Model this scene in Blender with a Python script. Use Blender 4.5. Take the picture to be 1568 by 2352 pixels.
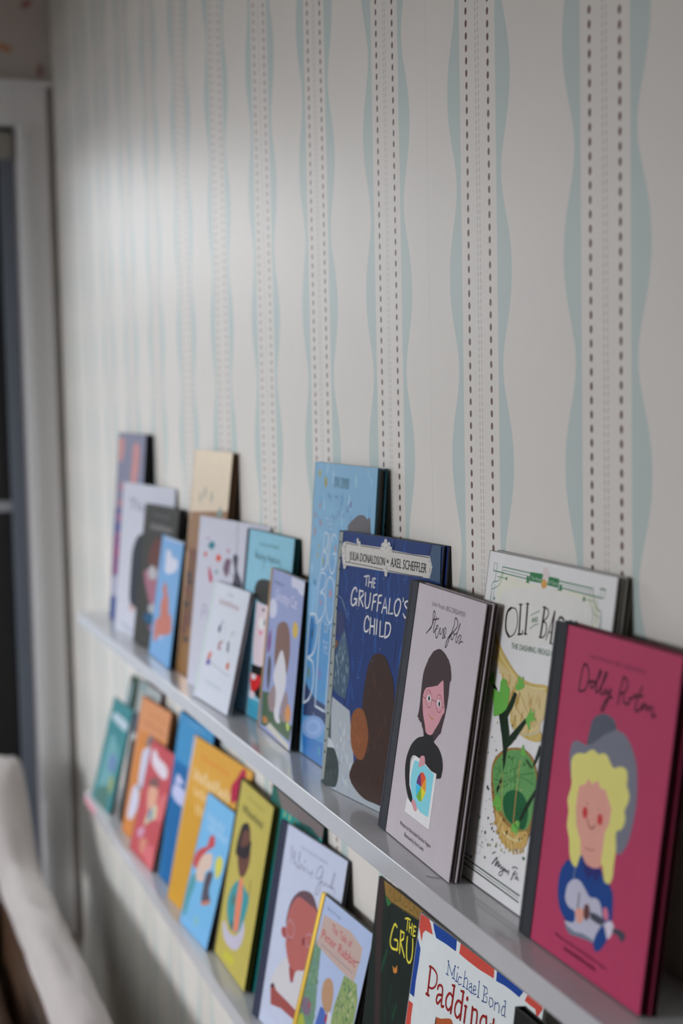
import bpy, bmesh, math, random
from mathutils import Vector, Matrix
from mathutils.geometry import tessellate_polygon
for o in list(bpy.data.objects): bpy.data.objects.remove(o)
SC = bpy.context.scene
COL = SC.collection

# ------------------------------------------------------------------ camera
CAMZ = 1.45                       # lens height above the floor; the papered wall is the plane y = 0
cam = bpy.data.cameras.new('camera'); camo = bpy.data.objects.new('camera', cam); COL.objects.link(camo)
F, YAW, PITCH, ROLL = 3259.19, 0.349226, 0.080054, -0.020695
d = Vector((-math.cos(YAW)*math.cos(PITCH), math.sin(YAW)*math.cos(PITCH), -math.sin(PITCH)))
rt = d.cross(Vector((0, 0, 1))).normalized(); up = rt.cross(d)
r2 = rt*math.cos(ROLL)+up*math.sin(ROLL); u2 = -rt*math.sin(ROLL)+up*math.cos(ROLL)
camo.matrix_world = Matrix(((r2.x, u2.x, -d.x, 0), (r2.y, u2.y, -d.y, -.56), (r2.z, u2.z, -d.z, CAMZ), (0, 0, 0, 1)))
cam.sensor_fit = 'VERTICAL'; cam.sensor_height = 36; cam.lens = F/2352*36
cam.clip_start = .02
cam.dof.use_dof = True; cam.dof.focus_distance = 1.34; cam.dof.aperture_fstop = 3.6
SC.camera = camo

# ------------------------------------------------------------------ light
w = bpy.data.worlds.new('world'); SC.world = w; w.use_nodes = True
bg = w.node_tree.nodes['Background']; bg.inputs[0].default_value = (.75, .86, 1, 1); bg.inputs[1].default_value = .6
def area(name, loc, target, sx, sy, power, col):
    l = bpy.data.lights.new(name, 'AREA'); l.shape = 'RECTANGLE'; l.size = sx; l.size_y = sy; l.energy = power; l.color = col
    o = bpy.data.objects.new(name, l); COL.objects.link(o); o.location = loc
    o.rotation_euler = (Vector(target)-Vector(loc)).to_track_quat('-Z', 'Y').to_euler(); return o
# daylight outside the garden window of the far wall, and outside the window of the wall opposite the books
area('daylight_far_window', (-5.7, -1.5, 3.0), (-3.5, -.85, 1.35), 2.8, 2.4, 110, (.93, .96, .98))
area('daylight_side_window', (-2.4, -6.5, 2.3), (-2.2, 0, 1.35), 3.6, 1.3, 308, (.92, .93, .98))
SC.view_settings.view_transform = 'Standard'; SC.view_settings.look = 'None'
SC.view_settings.gamma = 1; SC.view_settings.use_curve_mapping = False; SC.view_settings.exposure = 0.04

# ------------------------------------------------------------------ helpers
def lin(c):
    return tuple(((v/255)/12.92 if v/255 <= .04045 else ((v/255+.055)/1.055)**2.4) for v in c)
def srgb_gain(c, g):              # ink colour of a print from the look it has under the room's daylight
    return tuple(min(.86, max(.004, (v-.008)/g)) for v in lin(c))
class NT:
    def __init__(s, name):
        s.m = bpy.data.materials.new(name); s.m.use_nodes = True; s.t = s.m.node_tree; s.b = s.t.nodes['Principled BSDF']
    def n(s, typ, **k):
        x = s.t.nodes.new(typ)
        for a, v in k.items(): setattr(x, a, v)
        return x
    def l(s, a, b): s.t.links.new(a, b)
    def math(s, op, a, b=None, c=None, clamp=False):
        x = s.n('ShaderNodeMath', operation=op); x.use_clamp = clamp
        for i, v in enumerate((a, b, c)):
            if v is None: continue
            if isinstance(v, (int, float)): x.inputs[i].default_value = v
            else: s.l(v, x.inputs[i])
        return x.outputs[0]
    def mix(s, f, a, b, mode='MIX'):
        x = s.n('ShaderNodeMix', data_type='RGBA', blend_type=mode)
        for i, v in ((0, f), (6, a), (7, b)):
            if isinstance(v, (int, float)): x.inputs[i].default_value = v
            elif isinstance(v, tuple): x.inputs[i].default_value = (*v[:3], 1)
            else: s.l(v, x.inputs[i])
        return x.outputs[2]
    def noise(s, scale, detail=2, vec=None):
        x = s.n('ShaderNodeTexNoise'); x.inputs['Scale'].default_value = scale; x.inputs['Detail'].default_value = detail
        if vec is None:
            tc = s.n('ShaderNodeTexCoord'); vec = tc.outputs['Object']
        s.l(vec, x.inputs['Vector']); return x
    def bump(s, h, strength, dist=.001):
        x = s.n('ShaderNodeBump'); x.inputs['Strength'].default_value = strength; x.inputs['Distance'].default_value = dist
        s.l(h, x.inputs['Height']); s.l(x.outputs[0], s.b.inputs['Normal'])
    def set(s, **k):
        for a, v in k.items():
            a = a.replace('_', ' ')
            if isinstance(v, (int, float, tuple)): s.b.inputs[a].default_value = v if not isinstance(v, tuple) else (*v[:3], 1)
            else: s.l(v, s.b.inputs[a])
        return s.m
def flat(name, col, rough=.6, scale=60, amt=.05, bump=.15, metal=0, spec=.5):
    t = NT(name); nz = t.noise(scale, 4)
    c = t.mix(nz.outputs[0], tuple(v*(1-amt) for v in col), tuple(min(1, v*(1+amt)) for v in col))
    t.bump(nz.outputs[0], bump); t.set(Base_Color=c, Roughness=rough, Metallic=metal); t.b.inputs['Specular IOR Level'].default_value = spec
    return t.m
def inked(name, rough, spec=.5, metal=0, bumps=.04, bscale=900, coat=0):
    t = NT(name); a = t.n('ShaderNodeAttribute', attribute_name='Ink')
    nz = t.noise(55, 5); f = t.math('MULTIPLY_ADD', nz.outputs[0], .10, .95)
    cm = t.n('ShaderNodeVectorMath', operation='SCALE'); t.l(a.outputs['Color'], cm.inputs[0]); t.l(f, cm.inputs['Scale'])
    nb = t.noise(bscale, 2); t.bump(nb.outputs[0], bumps, .0005)
    t.set(Base_Color=cm.outputs[0], Roughness=rough, Metallic=metal); t.b.inputs['Specular IOR Level'].default_value = spec
    if coat: t.b.inputs['Coat Weight'].default_value = coat; t.b.inputs['Coat Roughness'].default_value = .2
    return t.m
MATT = inked('matt_printed_board', .6, .2)
GLOSS = inked('gloss_printed_board', .36, .3)
GOLD = inked('gold_foil_print', .34, .5, .55)
CLOTH = inked('book_cloth', .75, .3, 0, .5, 2500)
def pages_mat():
    t = NT('page_edges'); a = t.n('ShaderNodeAttribute', attribute_name='Ink')
    tc = t.n('ShaderNodeTexCoord'); mp = t.n('ShaderNodeMapping'); mp.inputs['Scale'].default_value = (3, 2600, 3); t.l(tc.outputs['Object'], mp.inputs[0])
    nz = t.noise(1, 3, mp.outputs[0]); f = t.math('MULTIPLY_ADD', nz.outputs[0], .7, .6)
    cm = t.n('ShaderNodeVectorMath', operation='SCALE'); t.l(a.outputs['Color'], cm.inputs[0]); t.l(f, cm.inputs['Scale'])
    t.bump(nz.outputs[0], .4); return t.set(Base_Color=cm.outputs[0], Roughness=.8)
PAGES = pages_mat()

def tag(o, label=None, cat=None, group=None, kind=None):
    if label: o['label'] = label
    if cat: o['category'] = cat
    if group: o['group'] = group
    if kind: o['kind'] = kind
    return o
class MB:
    """collects faces with a printed colour per face; build() links them as one mesh object"""
    def __init__(s): s.v = []; s.f = []; s.c = []; s.sm = []
    def face(s, pts, col):
        i = len(s.v); s.v += [tuple(p) for p in pts]; s.f.append(list(range(i, i+len(pts)))); s.c.append(col); s.sm.append(False)
    def box(s, x0, x1, y0, y1, z0, z1, col, bev=0, seg=2):
        bm = bmesh.new(); bmesh.ops.create_cube(bm, size=1)
        for v in bm.verts: v.co = Vector(((x0+x1)/2+v.co.x*(x1-x0), (y0+y1)/2+v.co.y*(y1-y0), (z0+z1)/2+v.co.z*(z1-z0)))
        if bev: bmesh.ops.bevel(bm, geom=bm.edges[:], offset=bev, segments=seg, affect='EDGES', profile=.5)
        s.bm(bm, col)
    def bm(s, bm, col, smooth=False):
        bm.verts.ensure_lookup_table(); i = len(s.v); s.v += [tuple(v.co) for v in bm.verts]
        for f in bm.faces: s.f.append([i+v.index for v in f.verts]); s.c.append(col); s.sm.append(smooth)
        bm.free()
    def grid(s, rows, col, closed=False, smooth=True):
        i = len(s.v); n = len(rows[0])
        for r in rows: s.v += [tuple(p) for p in r]
        for a in range(len(rows)-1):
            for b in range(n if closed else n-1):
                c = (b+1) % n; s.f.append([i+a*n+b, i+a*n+c, i+(a+1)*n+c, i+(a+1)*n+b]); s.c.append(col); s.sm.append(smooth)
    def tube(s, pts, r, col, seg=8):
        rows = []
        for k, p in enumerate(pts):
            p = Vector(p); t = (Vector(pts[min(k+1, len(pts)-1)])-Vector(pts[max(k-1, 0)])).normalized()
            a = t.orthogonal().normalized(); b = t.cross(a)
            rows.append([p+(a*math.cos(2*math.pi*j/seg)+b*math.sin(2*math.pi*j/seg))*r for j in range(seg)])
        s.grid(rows, col, True)
    def build(s, name, mat, parent=None):
        me = bpy.data.meshes.new(name); me.from_pydata(s.v, [], s.f)
        at = me.color_attributes.new('Ink', 'FLOAT_COLOR', 'CORNER'); buf = []
        for f, c in zip(s.f, s.c): buf += list((*c[:3], 1))*len(f)
        at.data.foreach_set('color', buf)
        me.polygons.foreach_set('use_smooth', s.sm); me.materials.append(mat); me.update()
        o = bpy.data.objects.new(name, me); COL.objects.link(o)
        if parent: o.parent = parent
        return o
W1 = (.8, .8, .8)
def struct(name, mb, mat): return tag(mb.build(name, mat), kind='structure')

# ------------------------------------------------------------------ the papered wall
def wallpaper():
    t = NT('striped_wallpaper'); tc = t.n('ShaderNodeTexCoord'); sp = t.n('ShaderNodeSeparateXYZ'); t.l(tc.outputs['Object'], sp.inputs[0])
    X, Z = sp.outputs[0], sp.outputs[2]; PER = .2179; WV = .16734; S0 = -.9459; Z0 = CAMZ+.1078
    u = t.math('SUBTRACT', t.math('FLOORED_MODULO', t.math('ADD', X, PER/2-S0), PER), PER/2)   # distance from the stripe's middle
    a = t.math('ABSOLUTE', u)
    ph = t.math('MULTIPLY', t.math('SUBTRACT', Z, Z0), 2*math.pi/WV)
    cs = t.math('COSINE', t.math('ADD', ph, 0)); sh = t.math('MULTIPLY_ADD', t.math('MULTIPLY', cs, cs), -.0015, .0008)
    outer = t.math('ADD', t.math('MULTIPLY_ADD', cs, .0091, .0553), sh)
    band = t.math('MULTIPLY', t.math('GREATER_THAN', a, .0361), t.math('LESS_THAN', a, outer))
    def ell(cx, per, z0, rx, rz, src=None, pw=2):
        dx = t.math('DIVIDE', t.math('SUBTRACT', src if src is not None else a, cx), rx)
        zz = t.math('SUBTRACT', t.math('FLOORED_MODULO', t.math('ADD', Z, z0), per), per/2)
        dz = t.math('DIVIDE', zz, rz)
        return t.math('LESS_THAN', t.math('ADD', t.math('POWER', t.math('ABSOLUTE', dx), pw), t.math('POWER', t.math('ABSOLUTE', dz), pw)), 1)
    dots = ell(.0218, .01093, .004, .0023, .0033)
    dash = ell(.0026, .0061, .0, .00042, .00215, None, 6)
    nz = t.noise(9, 3); nf = t.noise(700, 3)
    base = t.mix(nz.outputs[0], (.76, .73, .67), (.81, .775, .715))
    c = t.mix(band, base, t.mix(nz.outputs[0], (.515, .61, .58), (.555, .65, .62)))
    c = t.mix(dots, c, (.115, .032, .03)); c = t.mix(t.math('MULTIPLY', dash, .8), c, (.16, .10, .09))
    # butt joint of the paper rolls
    se = t.math('ABSOLUTE', t.math('SUBTRACT', t.math('FLOORED_MODULO', t.math('SUBTRACT', X, -1.2758-.2179), .4358), .2179))
    seam = t.math('LESS_THAN', se, .00035); c = t.mix(t.math('MULTIPLY', seam, .25), c, (.3, .27, .25))
    t.bump(nf.outputs[0], .06, .0004)
    t.set(Base_Color=c, Roughness=0.48); t.b.inputs['Specular IOR Level'].default_value = 0.7
    return t.m
PAPER = wallpaper()
RX0, RX1, RY0, RY1, RH = -3.52, 1.6, -3.3, 0.0, 2.72
m = MB(); m.box(RX0-.1, RX1+.1, 0, .12, -.02, RH, W1); struct('wall_right', m, PAPER)
white_wall = flat('white_wall_paint', (.62, .60, .585), .6, 40, .03, .1)
trim_paint = flat('white_trim_paint', (.84, .85, .87), .35, 30, .02, .04)
# far wall with the window opening
WY0, WY1, WZ0, WZ1 = -1.55, -.092, .12, CAMZ+.665
m = MB()
m.box(RX0-.14, RX0, WY1, 0, 0, WZ1, W1); m.box(RX0-.14, RX0, RY0, 0, WZ1, RH, W1); m.box(RX0-.14, RX0, WY0, WY1, 0, WZ0, W1); m.box(RX0-.14, RX0, RY0, WY0, 0, WZ1, W1)
for y, z, ry, rz, a, col in ((-.109, CAMZ+.849, .019, .008, -.3, (.42, .22, .10)), (-.026, CAMZ+.80, .007, .017, -.1, (.25, .14, .13)), (-.054, CAMZ+.955, .015, .008, .6, (.30, .13, .15)),
                             (-.2, CAMZ+.98, .012, .005, .6, (.45, .22, .09)), (-.27, CAMZ+.9, .012, .005, -.6, (.35, .45, .45)), (-.16, CAMZ+1.12, .012, .005, -.3, (.35, .45, .45)), (-.36, CAMZ+1.02, .012, .005, .2, (.33, .14, .15))):
    m.face([(RX0+.0006, y+ry*math.cos(t)*math.cos(a)-rz*math.sin(t)*math.sin(a), z+ry*math.cos(t)*math.sin(a)+rz*math.sin(t)*math.cos(a)) for t in [2*math.pi*k/20 for k in range(20)]], tuple(v/.55 for v in col))
def tinted(name, col, rough):
    t = NT(name); a = t.n('ShaderNodeAttribute', attribute_name='Ink'); nz = t.noise(25, 3)
    c = t.mix(1.0, a.outputs['Color'], t.mix(nz.outputs[0], tuple(v*.97 for v in col), tuple(v*1.03 for v in col)), 'MULTIPLY')
    return t.set(Base_Color=c, Roughness=rough)
struct('wall_far', m, tinted('far_wall_paper', (.80, .74, .71), .6))
m = MB(); m.box(RX0-.1, RX1+.1, RY0-.12, RY0, 0, .12, W1); m.box(RX0-.1, RX1+.1, RY0-.12, RY0, 2.06, RH, W1); m.box(RX0-.1, -3.4, RY0-.12, RY0, .12, 2.06, W1); m.box(-1.2, RX1+.1, RY0-.12, RY0, .12, 2.06, W1)
struct('wall_left', m, white_wall)
m = MB(); m.box(RX1, RX1+.12, RY0, RY1, 0, RH, W1); struct('wall_near', m, flat('near_wall_paint', (.48, .40, .30), .7))
m = MB(); m.box(RX0-.1, RX1+.1, RY0-.1, RY1+.1, RH, RH+.1, W1); struct('ceiling', m, flat('ceiling_paint', (.64, .53, .41), .8))
def planks():
    t = NT('oak_floor'); tc = t.n('ShaderNodeTexCoord'); mp = t.n('ShaderNodeMapping'); mp.inputs['Scale'].default_value = (1, 9, 1); t.l(tc.outputs['Object'], mp.inputs[0])
    nz = t.noise(6, 6, mp.outputs[0]); sp = t.n('ShaderNodeSeparateXYZ'); t.l(tc.outputs['Object'], sp.inputs[0])
    g = t.math('LESS_THAN', t.math('FLOORED_MODULO', sp.outputs[1], .14), .003)
    c = t.mix(nz.outputs[0], (.26, .18, .12), (.42, .31, .22)); c = t.mix(g, c, (.02, .012, .008)); t.bump(nz.outputs[0], .1)
    return t.set(Base_Color=c, Roughness=.45)
m = MB(); m.box(RX0-.1, RX1+.1, RY0-.1, RY1+.1, -.06, 0, W1); struct('floor', m, planks())
# window casing (trim), frame, glass
m = MB()
m.box(RX0, RX0+.022, WY1, -.018, WZ0, CAMZ+.757, W1, .003); m.box(RX0, RX0+.022, WY0-.08, WY1, WZ1+.0, CAMZ+.757, W1, .003); m.box(RX0, RX0+.022, WY0-.08, WY0, WZ0, WZ1, W1, .003)
m.box(RX0, RX0+.036, WY1, WY1+.018, WZ0, WZ1, W1, .003)
m.box(RX0, RX0+.034, WY0-.10, WY1+.09, CAMZ+.757, CAMZ+.770, W1, .003)
struct('trim_1', m, trim_paint)
alu = flat('blue_grey_aluminium', (.20, .235, .29), .4, 90, .05, .03, .3); rubber = flat('black_gasket', (.01, .011, .013), .5)
win = bpy.data.objects.new('window_1', None); COL.objects.link(win); win.location = (RX0-.06, WY1, WZ0); tag(win, kind='structure')
def wpart(name, bx, mat, bev=.002):
    q = MB()
    for b in bx: q.box(b[0]-win.location.x, b[1]-win.location.x, b[2]-win.location.y, b[3]-win.location.y, b[4]-win.location.z, b[5]-win.location.z, W1, bev)
    return q.build(name, mat, win)
fx = RX0-.075
wpart('window_frame', [(fx-.02, fx+.05, WY1-.036, WY1, WZ0, WZ1), (fx-.02, fx+.05, WY0, WY0+.05, WZ0, WZ1), (fx-.02, fx+.05, WY0, WY1, WZ1-.05, WZ1), (fx-.02, fx+.05, WY0, WY1, WZ0, WZ0+.05)], alu)
wpart('sash_stile', [(fx-.01, fx+.03, WY1-.105, WY1-.036, WZ0+.05, WZ1-.05)], rubber)
wpart('glazing_bar', [(fx-.008, fx+.038, WY0+.05, WY1-.036, CAMZ-.262, CAMZ-.236)], flat('grey_glazing_bar', (.42, .44, .48), .4))
wpart('roller_blind', [(fx+.05, fx+.072, WY0+.05, WY1-.002, WZ1-.075, WZ1-.012)], flat('cream_blind_cassette', (.36, .35, .31), .5))
gl = NT('window_glass'); gl.set(Base_Color=(1, 1, 1), Roughness=.02, IOR=1.1); gl.b.inputs['Transmission Weight'].default_value = 1
wpart('window_glass', [(fx+.006, fx+.010, WY0+.05, WY1-.105, WZ0+.05, CAMZ-.262), (fx+.006, fx+.010, WY0+.05, WY1-.105, CAMZ-.236, WZ1-.05)], gl.m, 0)
win2 = bpy.data.objects.new('window_2', None); COL.objects.link(win2); win2.location = (-2.3, RY0-.05, .12); tag(win2, kind='structure')
q = MB(); q.box(-1.1, 1.1, -.02, .02, 0, .05, W1); q.box(-1.1, 1.1, -.02, .02, 1.89, 1.94, W1); q.box(-1.1, -1.05, -.02, .02, .05, 1.89, W1); q.box(1.05, 1.1, -.02, .02, .05, 1.89, W1); q.box(-.02, .02, -.02, .02, .05, 1.89, W1)
q.build('window_frame', trim_paint, win2)

# ------------------------------------------------------------------ shelves
def shelf_mat():
    t = NT('white_lacquer'); nz = t.noise(18, 4); nf = t.noise(260, 3)
    c = t.mix(nz.outputs[0], (.56, .57, .60), (.62, .63, .66)); r = t.math('MULTIPLY_ADD', nz.outputs[0], .06, 0.06)
    t.bump(nf.outputs[0], .03, .0003)
    return t.set(Base_Color=c, Roughness=r)
SHM = shelf_mat(); ZS = (CAMZ-.42, CAMZ-.79); SD = .0907
for i, (zt, lab) in enumerate(((ZS[0], 'upper long white lacquered picture shelf holding leaning books'), (ZS[1], 'lower long white lacquered picture shelf holding leaning books'))):
    o = bpy.data.objects.new('picture_shelf', None); COL.objects.link(o); o.location = (-.9, 0, zt-.022)
    tag(o, lab, 'shelf', 'long white picture shelves on the papered wall')
    q = MB(); q.box(-1.96, .75, -SD, -.0005, 0, .022, W1, .0012, 3); q.build('shelf_board', SHM, o)
    q = MB(); q.box(-1.955, .745, -.014, -.0005, -.03, 0, W1, .001); q.build('wall_rail', SHM, o)

# ------------------------------------------------------------------ printed artwork -> faces lying on a cover
def smooth_pts(p, closed, k=4):
    n = len(p); out = []
    for i in range(n if closed else n-1):
        g = (lambda j: p[j % n]) if closed else (lambda j: p[max(0, min(n-1, j))])
        a, b, c, e = g(i-1), g(i), g(i+1), g(i+2)
        for s in range(k):
            t = s/k; out.append(tuple(.5*((2*b[q])+(-a[q]+c[q])*t+(2*a[q]-5*b[q]+4*c[q]-e[q])*t*t+(-a[q]+3*b[q]-3*c[q]+e[q])*t**3) for q in (0, 1)))
    if not closed: out.append(p[-1])
    return out
TXT = {}
def text_polys(s):
    if s in TXT: return TXT[s]
    cu = bpy.data.curves.new('lettering', 'FONT'); cu.body = s; cu.resolution_u = 2; o = bpy.data.objects.new('lettering', cu); COL.objects.link(o)
    dg = bpy.context.evaluated_depsgraph_get(); dg.update(); me = bpy.data.meshes.new_from_object(o.evaluated_get(dg))
    vs = [v.co.copy() for v in me.vertices]; fs = [list(f.vertices) for f in me.polygons]
    bpy.data.objects.remove(o); bpy.data.curves.remove(cu); bpy.data.meshes.remove(me)
    x0 = min(v.x for v in vs); x1 = max(v.x for v in vs)
    caps = .73
    TXT[s] = ([((v.x-x0)/(x1-x0), v.y/caps) for v in vs], fs); return TXT[s]
def art(mb, items, w, h, gain, y0=0.0, dy=5e-6):
    k = 0
    cl = lambda x, z: (min(max(x, .0002), w-.0002), min(max(z, .0002), h-.0002))
    for it in items:
        k += 1; y = y0-dy*k-4e-5; col = it[1]
        def put(pts, c=None):
            pts = [cl(*p) for p in pts]; q = [pts[0]]
            for p in pts[1:]:
                if abs(p[0]-q[-1][0])+abs(p[1]-q[-1][1]) > 1e-6: q.append(p)
            if len(q) < 3: return
            v3 = [Vector((p[0], p[1], 0)) for p in q]
            for tri in tessellate_polygon([v3]):
                a, b, c_ = (q[i] for i in tri)
                ar = (b[0]-a[0])*(c_[1]-a[1])-(b[1]-a[1])*(c_[0]-a[0])
                if abs(ar) < 1e-12: continue
                if ar < 0: b, c_ = c_, b
                mb.face([(p[0], y, p[1]) for p in (a, b, c_)], c or srgb_gain(col, gain))
        def ellipse(cx, cz, rx, rz, a, c=None, n=12):
            put([(cx+rx*math.cos(t)*math.cos(a)-rz*math.sin(t)*math.sin(a), cz+rx*math.cos(t)*math.sin(a)+rz*math.sin(t)*math.cos(a)) for t in [2*math.pi*j/n for j in range(n)]], c)
        def stroke(p, wd):
            L, Rr = [], []
            for i in range(len(p)):
                a, b = p[max(0, i-1)], p[min(len(p)-1, i+1)]; dx, dz = b[0]-a[0], b[1]-a[1]; l = math.hypot(dx, dz) or 1
                nx, nz = -dz/l*wd/2, dx/l*wd/2; L.append((p[i][0]+nx, p[i][1]+nz)); Rr.append((p[i][0]-nx, p[i][1]-nz))
            for i in range(len(p)-1): put([L[i], L[i+1], Rr[i+1], Rr[i]])
            for e in (p[0], p[-1]): ellipse(e[0], e[1], wd/2, wd/2, 0, None, 8)
        mm = lambda f: [(f[i]/1000, f[i+1]/1000) for i in range(0, len(f), 2)]
        if it[0] == 'P':
            p = mm(it[2]); put(smooth_pts(p, True) if it[3] else p)
        elif it[0] == 'S':
            p = mm(it[3]); stroke(smooth_pts(p, False) if it[4] and len(p) > 2 else p, it[2]/1000)
        elif it[0] == 'E': ellipse(it[2][0]/1000, it[2][1]/1000, it[3]/1000, it[4]/1000, math.radians(it[5]))
        elif it[0] == 'T':
            _, _, s, (x, z), W, H, ang, st = it; x /= 1000; z /= 1000; W /= 1000; H /= 1000; a = math.radians(ang if abs(ang) > 1.6 else 0)
            if st == 9:                                   # lettering too blurred to read: a scribbled line
                n = s; rnd = random.Random(n); p = []
                for j in range(n*2+1): p.append((x+W*j/(n*2), z+(0 if j % 2 else H*rnd.uniform(.55, 1))))
                stroke(smooth_pts(p, False, 3), H*.2)
            else:
                vs, fs = text_polys(s); c = srgb_gain(col, gain)
                P_ = [(x+W*px*math.cos(a)-H*pz*math.sin(a), z+W*px*math.sin(a)+H*pz*math.cos(a)) for px, pz in vs]
                for f in fs:
                    q = [cl(*P_[i]) for i in f]
                    if max(p[0] for p in q)-min(p[0] for p in q) < 1e-6: continue
                    mb.face([(p[0], y, p[1]) for p in q], c)
        elif it[0] in 'DB':
            _, cols, n, box, r0, r1, asp, seed = it; p = mm(box); rnd = random.Random(seed)
            xs = [q[0] for q in p]; zs = [q[1] for q in p]
            def inside(x, z):
                r = False; j = len(p)-1
                for i in range(len(p)):
                    if (p[i][1] > z) != (p[j][1] > z) and x < (p[j][0]-p[i][0])*(z-p[i][1])/(p[j][1]-p[i][1])+p[i][0]: r = not r
                    j = i
                return r
            cnt = 0
            for _k in range(n*8):
                if cnt >= n: break
                x, z = rnd.uniform(min(xs), max(xs)), rnd.uniform(min(zs), max(zs))
                if not inside(x, z): continue
                cnt += 1; r = rnd.uniform(r0, r1)/1000; c = srgb_gain(rnd.choice(cols), gain); y = y0-dy*k-4e-5-1e-6*(cnt % 4)
                if it[0] == 'D': ellipse(x, z, r/asp**.5, r*asp**.5, rnd.uniform(-.3, .3), c, 8)
                else: ellipse(x, z, r/2*asp, r/2, rnd.uniform(-.35, .35), c, 8)

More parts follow.
